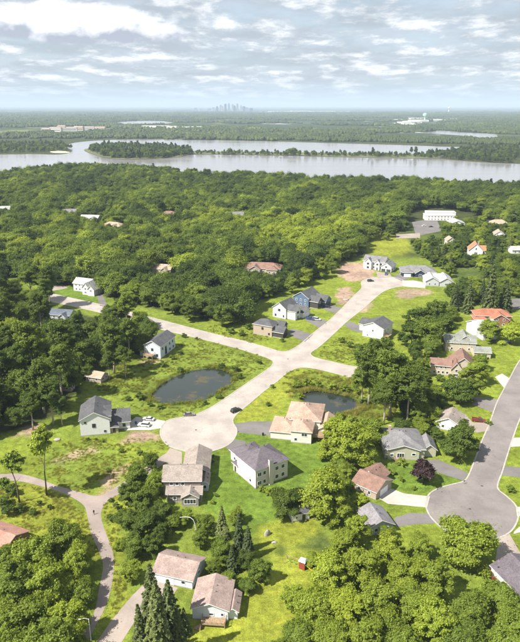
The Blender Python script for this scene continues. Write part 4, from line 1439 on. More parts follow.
# ------------------------------------------------------------------ turn the survey into trees
WORDS = {'f': ('round_crowned_tree', 'round-crowned tree', 'tree'), 'b': ('broadleaf_tree', 'broadleaf tree', 'tree'), 'c': ('cottonwood_tree', 'cottonwood', 'tree'), 't': ('slender_tree', 'slender bare-stemmed tree', 'tree'),
         's': ('spruce_tree', 'spruce', 'tree'), 'p': ('pine_tree', 'pine', 'tree'), 'm': ('purple_leaved_tree', 'purple-leaved tree', 'tree'), 'h': ('shrub', 'round shrub', 'shrub')}
pc = pondA.mean(0)
LANDMARKS += [(*pondA.mean(0), 'the large dark pond'), (*pondB.mean(0), 'the small round-ended pond'), (*G(95, 505), 'the fork in the trail'), (*G(45, 480), 'the bend of the trail'),
              (*G(105, 600), 'the shaded end of the trail'), (*G(287, 360), 'the crossroads'), (*G(70, 302), 'the wooded side street'), (*G(335, 325), 'the new street'),
              (*G(470, 512), 'the lower turning circle'), (*G(495, 430), 'the grey cracked street'), (*G(303, 566), 'the play set'), (*G(380, 372), 'the end of the cross street'),
              (*G(385, 242), 'the bright upper meadow'), (*G(40, 370), 'the tall dark wood')]


def landmark(x, y):
    return min(LANDMARKS, key=lambda l: (l[0] - x) ** 2 + (l[1] - y) ** 2)[2]


def tone_word(t, key):
    if key[0] in 'sp':
        return 'dark blue-green' if t < .48 else 'grey-green'
    return 'dark green' if t < .36 else 'mid green' if t < .56 else 'fresh green' if t < .74 else 'lime green'


for t in TREES:
    t['show'] = SPEC[t['key']]['R'] * t['s'] * ppm(t['x'], t['y'])
LIMIT = {'f': 130, 'b': 240, 'c': 60, 's': 60, 'p': 30, 'h': 200, 't': 9, 'm': 9}
rest = []
used = {}
FIRST = {}
NAMED = {}
for t in sorted(TREES, key=lambda q: (not q['hand'], -q['show'])):
    k = t['key']
    used[k[0]] = used.get(k[0], 0) + 1
    if used[k[0]] > LIMIT[k[0]] and k in FIRST:
        rest.append(t)
        continue
    sp = SPEC[k]
    nm, kind, cat = WORDS[k[0]]
    hgt = sp['H'] * t['s'] * t['zs']
    if cat == 'shrub':
        size = 'low' if hgt < 2 else 'large'
    else:
        size = 'small' if hgt < 9 else 'tall' if hgt > 15 else 'medium'
    lm = landmark(t['x'], t['y'])
    tw = '' if k[0] == 'm' else tone_word(t['tone'], k) + ' '
    lab = ('%s %s%s near %s' if t['hand'] else '%s %s%s in woods by %s') % (size, tw, kind, lm)
    if k[0] == 'm':
        lab = 'round dark purple-leaved tree on the lawn of the sage house'
    root = thing(nm, lab, cat, (t['x'], t['y'], 0), float(rng.uniform(0, 6.28)), '%ss near %s' % (kind, lm) if k[0] != 'm' else None)
    NAMED.setdefault((t['hand'], lab), []).append((root, lm, '%s %s%s' % (size, tw, kind)))
    root.scale = (t['s'], t['s'], t['s'] * t['zs'])
    cr = link('crown', sp['crown'], root)
    cr['tone'] = float(t['tone'])
    tr = link('trunk', sp['trunk'], root)
    FIRST.setdefault(k, (cr, tr))


ORD = ['nearest', 'second', 'third', 'fourth', 'fifth', 'sixth', 'seventh', 'eighth', 'ninth', 'tenth']
for (hand, lab), rows in NAMED.items():   # look-alikes by one landmark are told apart by their order from it
    if hand and 1 < len(rows) <= 10 and rows[0][1] != 'the tall dark wood':
        lx, ly = next(l[:2] for l in LANDMARKS if l[2] == rows[0][1])
        rows.sort(key=lambda r: math.hypot(r[0].location.x - lx, r[0].location.y - ly))
        for i, (o, lm, what) in enumerate(rows):
            o['label'] = '%s %s outward from %s' % ('first' if i == 0 else ORD[i], what, lm)


def scatter(name, pts, keys, label, cat, objs=None, with_trunk=True, parts=None):
    """one object of countless members: points that carry the chosen plant, turned and scaled"""
    n = len(pts)
    me = bpy.data.meshes.new(name)
    me.vertices.add(n)
    me.vertices.foreach_set('co', np.array([(p['x'], p['y'], p.get('z', 0)) for p in pts], np.float32).ravel())
    for an, ty, fld, val in (('variant', 'INT', 'value', [keys.index(p['key']) for p in pts]), ('tone', 'FLOAT', 'value', [p['tone'] for p in pts]),
                             ('turn', 'FLOAT_VECTOR', 'vector', [c for p in pts for c in (0, 0, p.get('rot', random.uniform(0, 6.28)))]),
                             ('size', 'FLOAT_VECTOR', 'vector', [c for p in pts for c in (p['s'], p['s'], p['s'] * p.get('zs', 1))])):
        at = me.attributes.new(an, ty, 'POINT')
        at.data.foreach_set(fld, np.array(val, np.int32 if ty == 'INT' else np.float32))
    o = link(name, me)
    tag(o, label, cat, None, 'stuff')
    ng = bpy.data.node_groups.new(name, 'GeometryNodeTree')
    ng.interface.new_socket('Geometry', in_out='INPUT', socket_type='NodeSocketGeometry')
    ng.interface.new_socket('Geometry', in_out='OUTPUT', socket_type='NodeSocketGeometry')
    N_, L_ = ng.nodes, ng.links
    gi, go, jn = N_.new('NodeGroupInput'), N_.new('NodeGroupOutput'), N_.new('GeometryNodeJoinGeometry')

    def attr(an, ty):
        a = N_.new('GeometryNodeInputNamedAttribute')
        a.data_type = ty
        a.inputs['Name'].default_value = an
        return a.outputs['Attribute']
    va, tu, si = attr('variant', 'INT'), attr('turn', 'FLOAT_VECTOR'), attr('size', 'FLOAT_VECTOR')
    for i, k in enumerate(keys):
        cmp_ = N_.new('FunctionNodeCompare')
        cmp_.data_type = 'INT'
        cmp_.operation = 'EQUAL'
        ins = [s for s in cmp_.inputs if s.type == 'INT']
        L_.new(va, ins[0])
        ins[1].default_value = i
        for ob in objs[k]:
            oi = N_.new('GeometryNodeObjectInfo')
            oi.transform_space = 'ORIGINAL'
            oi.inputs['Object'].default_value = ob
            oi.inputs['As Instance'].default_value = True
            ip = N_.new('GeometryNodeInstanceOnPoints')
            L_.new(gi.outputs[0], ip.inputs['Points'])
            L_.new(cmp_.outputs[0], ip.inputs['Selection'])
            L_.new(oi.outputs['Geometry'], ip.inputs['Instance'])
            L_.new(tu, ip.inputs['Rotation'])
            L_.new(si, ip.inputs['Scale'])
            L_.new(ip.outputs[0], jn.inputs[0])
    L_.new(jn.outputs[0], go.inputs[0])
    md = o.modifiers.new('scatter', 'NODES')
    md.node_group = ng
    return o


kk = sorted({t['key'] for t in rest})
for k in kk:   # a species seen only in the mass still needs one real tree to copy
    if k not in FIRST:
        raise RuntimeError('no source tree for ' + k)
scatter('woodland', rest, kk, 'dense mixed wood closing in behind the houses as far as the lake', 'woodland', {k: FIRST[k] for k in kk})

# ------------------------------------------------------------------ wooded shores of the lake
shore = []


def shore_fill(poly, n, smin, smax, tone, keys=('b0', 'b3', 'b5', 'p0')):
    P = smooth(GP(poly), 4)
    x0, y0 = P.min(0)
    x1, y1 = P.max(0)
    k = 0
    while k < n:
        x, y = rng.uniform(x0, x1), rng.uniform(y0, y1)
        if inside(np.array([x]), np.array([y]), P)[0]:
            shore.append(dict(key=keys[int(rng.integers(len(keys)))], x=float(x), y=float(y), z=.3, s=float(rng.uniform(smin, smax)), zs=1.0, tone=float(np.clip(tone + rng.normal() * .12, 0, 1))))
            k += 1


shore_fill([(90, 151), (104, 156.5), (125, 158.8), (150, 158.8), (178, 156.5), (190, 154), (168, 149.6), (130, 148), (104, 148)], 700, 1.15, 1.7, .42)
shore_fill([(-120, 144), (40, 144), (66, 147), (70, 150), (40, 152), (0, 153), (-120, 155)], 900, .8, 1.3, .5)
shore_fill([(436, 158), (450, 159), (480, 161.5), (520, 163.5), (620, 165), (720, 165), (720, 150), (520, 149), (470, 150), (440, 154)], 1500, .9, 1.35, .36)
for k in range(330):
    px = rng.uniform(186, 442)
    if rng.random() < (.5 if (205 < px < 225 or 318 < px < 334) else .08):
        continue
    py = 153.6 + (px - 190) * .0135 + rng.uniform(-.9, 1.1)
    x, y = G(px, py)
    shore.append(dict(key=('b0', 'b3', 'b5', 'p0')[k % 4], x=x, y=y, z=.6, s=float(rng.uniform(.45, 1.0) * (1.8 if rng.random() < .10 else 1)), zs=1.0, tone=float(rng.uniform(.3, .6))))
sk = ['b0', 'b3', 'b5', 'p0']
scatter('shore_woodland', shore, sk, 'wooded shores, island and causeway of the broad lake', 'woodland', {k: FIRST[k] for k in sk})


def grove_mesh(seed):
    """a piece of far wood, some forty metres across: a dozen uneven crowns"""
    rg = np.random.default_rng(seed)
    V, Fs = [], []
    bm = bmesh.new()
    bmesh.ops.create_icosphere(bm, subdivisions=2, radius=1)
    bv = np.array([v.co for v in bm.verts])
    bf = np.array([[v.index for v in f.verts] for f in bm.faces])
    bm.free()
    n = 0
    for k in range(15):
        c = np.array([rg.uniform(-20, 20), rg.uniform(-20, 20), 0])
        r = rg.uniform(4.5, 8)
        h = rg.uniform(6, 10)
        v = bv * np.array([r, r, h]) * (1 + .18 * rg.normal(size=(len(bv), 1)))
        v = v + c + np.array([0, 0, h * .55])
        V.append(v)
        Fs.append(bf + n)
        n += len(bv)
    return fast_mesh('grove', np.concatenate(V), np.concatenate(Fs), M['far_leaf'])


grove_objs = {}
groves = []
for i in range(3):
    g = link('grove', grove_mesh(200 + i), None, (*G((330, 440, 20)[i], (141.5, 143.5, 136)[i]), 0))
    g['tone'] = .4
    tag(g, ('rounded grove on the far lake shore opposite the causeway', 'rounded grove at the tip of the back lake', 'rounded grove behind the wooded peninsula')[i], 'grove')
    grove_objs['g%d' % i] = (g,)
far_lakes = [GP([(112, 124), (124, 121), (150, 120.2), (168, 120.7), (174, 122.8), (150, 125), (128, 125.4)]), GP([(418, 132), (445, 130.5), (470, 132), (496, 133.5), (498, 138.5), (478, 140.5), (464, 137), (440, 134.5)]),
             GP([(396, 122), (440, 121), (440, 125), (396, 126)]), GP([(50, 131), (90, 129), (92, 134), (52, 135)])]
lakeP = smooth(GP(LAKE), 4)
Yf = np.sqrt(rng.uniform(2350 ** 2, 11500 ** 2, 24000))
Xf = rng.uniform(-.46, .46, len(Yf)) * Yf
clear = np.sin(Xf * .0021 + 1.7 * np.sin(Yf * .0013)) * np.sin(Yf * .0027 + 1.1 * np.sin(Xf * .0016)) + .35 * np.sin(Xf * .007) * np.sin(Yf * .006)
ok = (clear < .20) & ~inside(Xf, Yf, lakeP)
for fl in far_lakes:
    ok &= ~inside(Xf, Yf, fl)
for x, y in zip(Xf[ok], Yf[ok]):
    groves.append(dict(key='g%d' % int(rng.integers(3)), x=float(x), y=float(y), s=float(rng.uniform(.7, 1.25) * (1 + y / 16000)), zs=float(rng.uniform(.7, 1.1) / (1 + y / 16000)), tone=float(np.clip(.38 + rng.normal() * .16, 0, 1))))
# the near bank of the far shore is closed wood
for k in range(900):
    px = rng.uniform(-60, 600)
    py = rng.uniform(133.5, 138.6) + (max(0, px - 200) / 270 * 5.5 if px < 470 else 6)
    x, y = G(px, py)
    if not inside(np.array([x]), np.array([y]), lakeP)[0] and not any(inside(np.array([x]), np.array([y]), f)[0] for f in far_lakes):
        groves.append(dict(key='g%d' % (k % 3), x=x, y=y, s=float(rng.uniform(.5, .8)), zs=1.1, tone=float(rng.uniform(.25, .55))))
scatter('far_woodland', groves, ['g0', 'g1', 'g2'], 'hazy blue-green woods stretching from the lake to the horizon', 'woodland', grove_objs)

# ------------------------------------------------------------------ vehicles
CARP = {}


def paint(name, c):
    return plain('car_paint_' + name, c, .28, .6, .04)


def car(label, px, rot, paintm, kind='sedan', group=None):
    x, y = G(*px)
    root = thing('parked_car', label, 'car', (x, y, .03), math.radians(rot), group)
    L, W, Hh = {'sedan': (4.7, 1.8, 1.42), 'suv': (4.8, 1.92, 1.75), 'pickup': (5.6, 1.95, 1.8)}[kind]
    key = (kind, paintm.name)
    if key not in CARP:
        wl = .95 if kind != 'sedan' else .82      # waistline
        if kind == 'sedan':
            roofp = [(-L * .34, wl), (-L * .22, Hh), (L * .10, Hh), (L * .26, wl)]
        elif kind == 'suv':
            roofp = [(-L * .47, wl), (-L * .42, Hh), (L * .10, Hh), (L * .25, wl)]
        else:
            roofp = [(-L * .08, wl), (-L * .05, Hh), (L * .12, Hh), (L * .25, wl)]
        lower = [(-L / 2, .35), (L / 2, .35), (L / 2, .62), (L * .46, wl - .12), (L * .26, wl), (-L * .34, wl), (-L * .49, wl - .02), (-L / 2, .7)]

        def loft(prof, w0, w1, z0, z1):
            V = []
            for s in (-1, 1):
                for (a, z) in prof:
                    t = (z - z0) / max(z1 - z0, 1e-6)
                    V.append((a, s * (w0 + (w1 - w0) * t), z))
            n = len(prof)
            F = [tuple(range(n)), tuple(range(2 * n - 1, n - 1, -1))] + [(i, i + n, (i + 1) % n + n, (i + 1) % n) for i in range(n)]
            return V, F
        b = MB()
        b.add(*loft(lower, W / 2, W / 2 - .06, .35, wl))
        b.add(*loft([(roofp[1][0], Hh - .06), (roofp[2][0], Hh - .06), (roofp[2][0] - .1, Hh), (roofp[1][0] + .1, Hh)], W / 2 - .22, W / 2 - .28, Hh - .06, Hh))
        if kind == 'pickup':
            b.box(-L / 2, -L / 2 + .08, -W / 2 + .08, W / 2 - .08, wl, wl + .3).box(-L / 2, -L * .09, -W / 2 + .06, -W / 2 + .14, wl, wl + .3).box(-L / 2, -L * .09, W / 2 - .14, W / 2 - .06, wl, wl + .3)
        g = MB()
        g.add(*loft([(roofp[0][0], wl - .01), (roofp[3][0], wl - .01), (roofp[2][0], Hh - .07), (roofp[1][0], Hh - .07)], W / 2 - .09, W / 2 - .23, wl, Hh))
        wm = MB().tube([(0, -.11, 0), (0, .11, 0)], .34, 12).mesh('wheel', [M['tyre']])
        rm = MB().tube([(0, -.125, 0), (0, .125, 0)], .2, 10).mesh('rim', [M['chrome']])
        hl = MB().box(-.04, .05, -.2, .2, -.07, .07).mesh('headlight', [M['lamp']])
        tl = MB().box(-.05, .04, -.16, .16, -.09, .09).mesh('tail_light', [M['redlamp']])
        CARP[key] = (b.mesh('body', [paintm]), g.mesh('window', [M['glass']]), wm, rm, hl, tl, W, L)
    bo, gl, wm, rm, hl, tl, W, L = CARP[key]
    link('body', bo, root)
    link('window', gl, root)
    for sx in (-.31, .31):
        for sy in (-1, 1):
            wo = link('wheel', wm, root, (sx * L, sy * (W / 2 - .1), .34))
            link('rim', rm, wo)
    for sy in (-1, 1):
        link('headlight', hl, root, (L / 2 - .02, sy * (W / 2 - .32), .66))
        link('tail_light', tl, root, (-L / 2 + .02, sy * (W / 2 - .3), .74))
    return root


P_BLACK, P_SILVER, P_WHITE, P_RED, P_BLUE, P_TAUPE = (paint('black', (.012, .012, .014)), paint('silver', (.38, .39, .40)), paint('white', (.75, .75, .74)), paint('red', (.13, .018, .018)),
                                                      paint('blue', (.03, .05, .13)), paint('grey_brown', (.16, .14, .13)))
car('black suv parked at the kerb where the street meets the turning circle', (236, 411.5), 40, P_BLACK, 'suv')
car('grey-brown sedan parked along the kerb below the large dark pond', (189, 415.5), 8, P_TAUPE)
car('silver sedan at the back of the concrete drive of the white house', (149, 420), 165, P_SILVER)
car('white suv with its dark windows on the concrete drive of the white house', (144, 426), 170, P_WHITE, 'suv')
car('blue pickup in front of the white farmhouse garage', (310, 319.5), -30, P_BLUE, 'pickup')
car('silver suv at the foot of the white farmhouse drive', (317, 320), -25, P_SILVER, 'suv')
car('black sedan on the drive of the slate-blue house', (327, 307.5), -28, P_BLACK)
car('blue suv outside the garage bays of the twin-gabled white house', (386, 274.5), -105, P_BLUE, 'suv')
car('black suv left at the edge of the bare earth by the end turning circle', (370.5, 281.5), 10, P_BLACK, 'suv')
car('dark blue sedan on the grass verge below the white house with the lean-to', (507, 343), 3, P_BLUE)
car('dark red pickup on the tan drive of the small tan-roofed white house', (479, 421.5), -15, P_RED, 'pickup')
car('dark red sedan beside the mauve-grey roofed house', (493, 575), 80, P_RED)
car('white sedan in the parking lot of the apartment block', (424, 226), 20, P_WHITE)
car('black sedan in the parking lot of the apartment block', (431, 227), 20, P_BLACK)

# ------------------------------------------------------------------ garden and street things
x, y = G(303, 568)
ps = thing('play_set', 'wooden play set with white canopy, red tower, swing beam and yellow slide', 'play set', (x, y, 0), math.radians(-30))
b = MB()
for sx in (-.8, .8):
    for sy in (-.8, .8):
        b.box(sx - .06, sx + .06, sy - .06, sy + .06, 0, 2.6)
b.box(-.85, .85, -.85, .85, 1.3, 1.42)
b.link('tower_frame', M['wood'], ps)
b = MB()
b.box(-.86, .86, -.9, -.84, .2, 2.1).box(-.9, -.84, -.84, .86, .2, 1.9)
b.link('side_panel', plain('red_panel', (.24, .05, .035), .5), ps)
MB().add([(-1.05, -1.05, 2.5), (1.05, -1.05, 2.5), (1.05, 1.05, 2.5), (-1.05, 1.05, 2.5), (-.7, 0, 3.3), (.7, 0, 3.3)],
         [(0, 1, 5, 4), (1, 2, 5), (2, 3, 4, 5), (3, 0, 4), (3, 2, 1, 0)]).link('canopy', M['trim'], ps)
b = MB()
for k in range(7):
    t0, t1 = k / 7, (k + 1) / 7
    z0, z1 = 1.35 * (1 - t0) ** 1.3 + .08, 1.35 * (1 - t1) ** 1.3 + .08
    b.add([(.9 + 3 * t0, -.3, z0), (.9 + 3 * t0, .3, z0), (.9 + 3 * t1, .3, z1), (.9 + 3 * t1, -.3, z1)], [(0, 1, 2, 3)])
    for s in (-.32, .32):
        b.add([(.9 + 3 * t0, s, z0 - .05), (.9 + 3 * t1, s, z1 - .05), (.9 + 3 * t1, s, z1 + .2), (.9 + 3 * t0, s, z0 + .2)], [(0, 1, 2, 3)])
b.link('slide', plain('yellow_slide', (.62, .42, .04), .35, .5), ps)
sw = MB().tube([(-.8, 0, 2.2), (-5, 0, 2.2)], .08, 6).tube([(-5, 0, 2.25), (-5.3, -1.1, 0)], .07, 6).tube([(-5, 0, 2.25), (-5.3, 1.1, 0)], .07, 6).link('swing_beam', M['wood'], ps)
for k in range(2):
    MB().tube([(-2.2 - 1.5 * k, -.02, 2.2), (-2.2 - 1.5 * k, -.02, .6)], .02, 4).tube([(-2.65 - 1.5 * k, -.02, 2.2), (-2.65 - 1.5 * k, -.02, .6)], .02, 4).box(
        -2.7 - 1.5 * k, -2.15 - 1.5 * k, -.12, .1, .55, .6).link('swing', plain('green_swing', (.05, .16, .06), .5), sw)


def boulder(label, px, a, b_, c, rot, seed):
    bm = bmesh.new()
    bmesh.ops.create_icosphere(bm, subdivisions=3, radius=1)
    rg = np.random.default_rng(seed)
    k = rg.normal(size=(6, 3)) * 1.8
    f = rg.uniform(0, 6, 6)
    for v in bm.verts:
        d = np.array(v.co)
        s = 1 + .07 * float(np.sum(np.sin(k @ d + f)))
        v.co = (d[0] * a * s, d[1] * b_ * s, max(-.1, d[2] * c * s) + .05)
    me = bpy.data.meshes.new('boulder')
    bm.to_mesh(me)
    bm.free()
    me.materials.append(M['stone'])
    xx, yy = G(*px)
    tag(link('boulder', me, None, (xx, yy, 0), math.radians(rot)), label, 'boulder')


boulder('long pale boulder lying upright on the lawn edge above the play set', (267, 535), 1.1, .6, 1.6, 40, 1)
boulder('flat white stone in the grass beside the long pale boulder', (274, 542.5), .9, .6, .35, 10, 2)
boulder('tan rock in the bare earth beside the new street', (346, 300), 1.8, 1.2, .8, 10, 3)
boulder('low pale stone below the tall dark wood', (57, 440), 1.3, .9, .5, 10, 4)

# white bent pole over the shrubs of the taupe house
x, y = G(195.5, 530)
pts = [(0, 0, 0), (-.1, 0, 2.0), (-.5, .1, 3.4), (-1.4, .2, 4.2), (-2.8, .3, 4.4), (-4.6, .4, 4.1)]
po = thing('bent_pole', 'thin white pole bent into an arch over the shrubs of the taupe house', 'pole', (x, y, 0))
MB().tube(pts, [.10, .09, .08, .07, .06, .05], 8).link('pole', M['trim'], po)
MB().box(-.25, .25, -.25, .25, 0, .12).link('base', M['kerb'], po)


def street_lamp(label, px, rot, h, arm):
    x_, y_ = G(*px)
    r = thing('street_lamp', label, 'street lamp', (x_, y_, 0), math.radians(rot), None)
    MB().tube([(0, 0, 0), (0, 0, h * .6), (0, 0, h)], [.11, .09, .07], 8).link('pole', M['trim'], r)
    MB().tube([(0, 0, h - .1), (arm * .5, 0, h + .35), (arm, 0, h + .3)], .05, 6).link('arm', M['trim'], r)
    MB().box(arm - .1, arm + .6, -.16, .16, h + .18, h + .36).link('lamp_head', M['trim'], r)


street_lamp('slim white street lamp where the shaded trail meets the tan drive', (91, 641), 190, 6.5, 1.8)

# round white dish canopy by the tan drive
x, y = G(139, 622)
u = thing('parasol', 'small round white parasol beside the tan drive and the spruces', 'parasol', (x, y, 0))
MB().tube([(0, 0, 0), (0, 0, 2.4)], .035, 6).link('pole', M['trim'], u)
n = 8
MB().add([(0, 0, 2.55)] + [(math.cos(i * .785) * .95, math.sin(i * .785) * .95, 2.15) for i in range(n)], [(0, 1 + i, 1 + (i + 1) % n) for i in range(n)]).link('canopy', M['trim'], u)
MB().tube([(0, 0, 0), (0, 0, .1)], .3, 10).link('base', M['kerb'], u)


def mailbox(label, px, rot):
    x_, y_ = G(*px)
    r = thing('mailbox', label, 'mailbox', (x_, y_, 0), math.radians(rot), 'mailboxes at the kerb')
    MB().box(-.06, .06, -.06, .06, 0, 1.1).link('post', M['wood'], r)
    b_ = MB()
    prof = [(-.13, 0), (.13, 0), (.13, .16), (.07, .26), (-.07, .26), (-.13, .16)]
    V = [(-.28, a, 1.1 + c) for a, c in prof] + [(.28, a, 1.1 + c) for a, c in prof]
    b_.add(V, [(5, 4, 3, 2, 1, 0), (6, 7, 8, 9, 10, 11)] + [(i, (i + 1) % 6, (i + 1) % 6 + 6, i + 6) for i in range(6)])
    b_.link('box', M['darktrim'], r)


mailbox('black mailbox on a timber post at the tan house drive', (309, 339.5), 30)
mailbox('black mailbox on a timber post at the white farmhouse drive', (326, 325.5), 30)
mailbox('black mailbox on a timber post beside the pink-roofed house drive', (238.5, 434.5), 0)
mailbox('black mailbox on a timber post at the sage house drive', (464, 484), 10)

def bin_(label, px, colr, nm):
    x_, y_ = G(*px)
    r = thing('wheelie_bin', label, 'bin', (x_, y_, .03), random.uniform(0, 6))
    m_ = plain(nm, colr, .5)
    MB().add([(-.24, -.26, .05), (.24, -.26, .05), (.24, .26, .05), (-.24, .26, .05), (-.3, -.34, 1.0), (.3, -.34, 1.0), (.3, .34, 1.0), (-.3, .34, 1.0)],
             [(3, 2, 1, 0), (4, 5, 6, 7), (0, 1, 5, 4), (1, 2, 6, 5), (2, 3, 7, 6), (3, 0, 4, 7)]).link('body', m_, r)
    MB().box(-.32, .32, -.37, .36, 1.0, 1.07).link('lid', m_, r)
    for sx in (-1, 1):
        MB().tube([(sx * .24, .26, .1), (sx * .3, .26, .1)], .1, 8).link('wheel', M['tyre'], r)


bin_('white bin at the corner of the rust-roofed garage', (151, 579), (.7, .7, .7), 'white_bin')
bin_('blue recycling bin outside the garage of the white house with brown doors', (136, 424), (.03, .08, .25), 'blue_bin')
bin_('dark green bin beside the garage of the red-brown roofed house', (386, 491), (.02, .07, .03), 'green_bin')
bin_('black bin beside the pink-roofed house drive', (263, 435.5), (.02, .02, .02), 'black_bin')
for lab, px in (('round iron manhole cover in the middle of the large turning circle', (196, 430)), ('round iron manhole cover in the centre of the crossroads', (288, 359)),
                ('round iron manhole cover where the grey street opens into the lower circle', (482, 486)), ('round iron manhole cover in the lower turning circle', (470, 509))):
    x_, y_ = G(*px)
    t = np.arange(20) * math.pi / 10
    me = mesh('manhole_cover', [(.42 * math.cos(a), .42 * math.sin(a), 0) for a in t] + [(.36 * math.cos(a), .36 * math.sin(a), .012) for a in t],
              [(i, (i + 1) % 20, 20 + (i + 1) % 20, 20 + i) for i in range(20)] + [tuple(range(20, 40))], [plain('cast_iron', (.06, .055, .05), .6, .4)])
    tag(link('manhole_cover', me, None, (x_, y_, .021)), lab, 'manhole')

# ------------------------------------------------------------------ a walker on the trail
def walker():
    x_, y_ = G(94, 514.5)
    root = thing('person', 'person in dark clothing walking past the fork in the trail', 'person', (x_, y_, .015), math.radians(200))
    J = dict(pel=(0, 0, .93), sp=(0, .02, 1.15), ch=(0, .03, 1.36), nk=(0, .04, 1.49), hd=(0, .07, 1.60), tp=(0, .08, 1.74),
             sl=(-.18, .03, 1.40), el=(-.23, -.08, 1.14), wl=(-.22, .06, .92), fl=(-.22, .10, .84), sr=(.18, .03, 1.40), er=(.23, .04, 1.13), wr=(.22, .22, .95), fr=(.22, .27, .89),
             hl=(-.09, 0, .88), kl=(-.10, .20, .50), al=(-.10, .16, .09), tl=(-.10, .32, .04), hr=(.09, 0, .88), kr=(.10, .02, .48), ar=(.10, -.26, .14), tr=(.10, -.14, .04))
    Rr = dict(pel=.15, sp=.14, ch=.16, nk=.06, hd=.10, tp=.075, sl=.07, el=.05, wl=.035, fl=.035, sr=.07, er=.05, wr=.035, fr=.035, hl=.10, kl=.07, al=.05, tl=.04, hr=.10, kr=.07, ar=.05, tr=.04)
    Ed = [('pel', 'sp'), ('sp', 'ch'), ('ch', 'nk'), ('nk', 'hd'), ('hd', 'tp'), ('ch', 'sl'), ('sl', 'el'), ('el', 'wl'), ('wl', 'fl'), ('ch', 'sr'), ('sr', 'er'), ('er', 'wr'), ('wr', 'fr'),
          ('pel', 'hl'), ('hl', 'kl'), ('kl', 'al'), ('al', 'tl'), ('pel', 'hr'), ('hr', 'kr'), ('kr', 'ar'), ('ar', 'tr')]
    ks = list(J)
    me = bpy.data.meshes.new('body')
    me.from_pydata([J[k] for k in ks], [(ks.index(a), ks.index(c)) for a, c in Ed], [])
    o = link('body', me, root)
    md = o.modifiers.new('skin', 'SKIN')
    for i, k in enumerate(ks):
        me.skin_vertices[0].data[i].radius = (Rr[k], Rr[k])
    me.skin_vertices[0].data[0].use_root = True
    o.modifiers.new('sub', 'SUBSURF').render_levels = 2
    me.materials.append(plain('dark_clothing', (.035, .035, .045), .85))


walker()

# ------------------------------------------------------------------ far buildings and the city on the horizon
def block(name, label, cat, px, w, d, h, wallm, roofm, rot=0, group=None, roof='flat', rh=3):
    x_, y_ = G(*px)
    r = thing(name, label, cat, (x_, y_, 0), math.radians(rot), group)
    MB().box(-w / 2, w / 2, -d / 2, d / 2, 0, h).link('wall', wallm, r)
    if roof == 'flat':
        MB().box(-w / 2 - .5, w / 2 + .5, -d / 2 - .5, d / 2 + .5, h, h + 1).link('roof', roofm, r)
    else:
        MB().add([(-w / 2 - 1, -d / 2 - 1, h), (w / 2 + 1, -d / 2 - 1, h), (w / 2 + 1, d / 2 + 1, h), (-w / 2 - 1, d / 2 + 1, h), (-w / 2 + 4, 0, h + rh), (w / 2 - 4, 0, h + rh)],
                 [(0, 1, 5, 4), (1, 2, 5), (2, 3, 4, 5), (3, 0, 4), (3, 2, 1, 0)]).link('roof', roofm, r)
    m_ = MB().box(-w * .45, w * .45, -d / 2 - .3, -d / 2, h * .35, h * .55).link('window', M['glass'], r)
    return r


W_FAR = plain('pale_far_wall', (.62, .60, .56), .8)
W_FART = plain('tan_far_wall', (.50, .42, .34), .8)
R_FAR = plain('pale_far_roof', (.66, .65, .63), .8)
R_FARB = plain('brown_far_roof', (.28, .22, .19), .8)
FARG = 'buildings beyond the lake'
for k, (px, py, w, h, t) in enumerate([(56, 131.5, 60, 16, 0), (62, 131, 40, 22, 1), (70, 131, 70, 15, 0), (79, 130.5, 50, 17, 1), (88, 130, 70, 13, 0), (46, 132, 40, 13, 1), (100, 130, 60, 12, 1)]):
    block('apartment_block', ('cream apartment block with brown roof across the back lake', 'tan apartment block with brown roof across the back lake')[t], 'apartments', (px, py), w, 26, h, (W_FAR, W_FART)[t], R_FARB,
          6 * (k % 3) - 6, FARG + (' cream', ' tan')[t], 'hip', 5)
for k, (px, py, w, h) in enumerate([(150, 129, 80, 16), (163, 128.5, 70, 14), (172, 130, 50, 18), (184, 129.5, 90, 13), (196, 129, 60, 12)]):
    block('office_building', 'pale flat-roofed office building past the back lake', 'building', (px, py), w, 35, h, W_FAR, R_FAR, 5 * k - 10, FARG + ' offices')
for k, (px, py, w, h) in enumerate([(398, 125.5, 60, 14), (404, 124, 80, 14), (412, 123, 120, 13), (418, 121.5, 150, 12), (434, 121, 160, 12), (446, 120.5, 200, 12), (458, 120.4, 160, 12), (408, 126.5, 70, 16), (416, 119.3, 120, 12), (400, 121, 90, 12)]):
    block('warehouse', 'long white warehouse with pale roof on the far plain', 'warehouse', (px, py), w, 70, h, R_FAR, R_FAR, 3 * (k % 3) - 3, FARG + ' warehouses')
for k, (px, py, w, h) in enumerate([(280, 112.2, 420, 16), (300, 111.6, 380, 14), (322, 112, 500, 14), (340, 112.4, 360, 16), (262, 112.8, 300, 14)]):
    block('distribution_hall', 'very long pale roofed hall below the horizon', 'building', (px, py), w, 160, h, R_FAR, R_FAR, 0, FARG + ' halls')


def water_tower(label, px, h, r, colr, nm):
    x_, y_ = G(*px)
    m_ = plain(nm, colr, .5)
    root = thing('water_tower', label, 'water tower', (x_, y_, 0))
    MB().tube([(0, 0, 0), (0, 0, h * .12), (0, 0, h * .6), (0, 0, h * .68)], [r * .5, r * .3, r * .27, r * .8], 16).link('stem', m_, root)
    MB().tube([(0, 0, h * .66), (0, 0, h * .72), (0, 0, h * .88), (0, 0, h * .96), (0, 0, h)], [r * .75, r, r, r * .75, r * .2], 20).link('tank', m_, root)


water_tower('pale green water tower rising above the white warehouses', (424.5, 121.5), 62, 16, (.30, .55, .47), 'green_tank_paint')
water_tower('small white water tower on the horizon past the white warehouses', (448.5, 112.5), 95, 20, (.75, .75, .74), 'white_tank_paint')

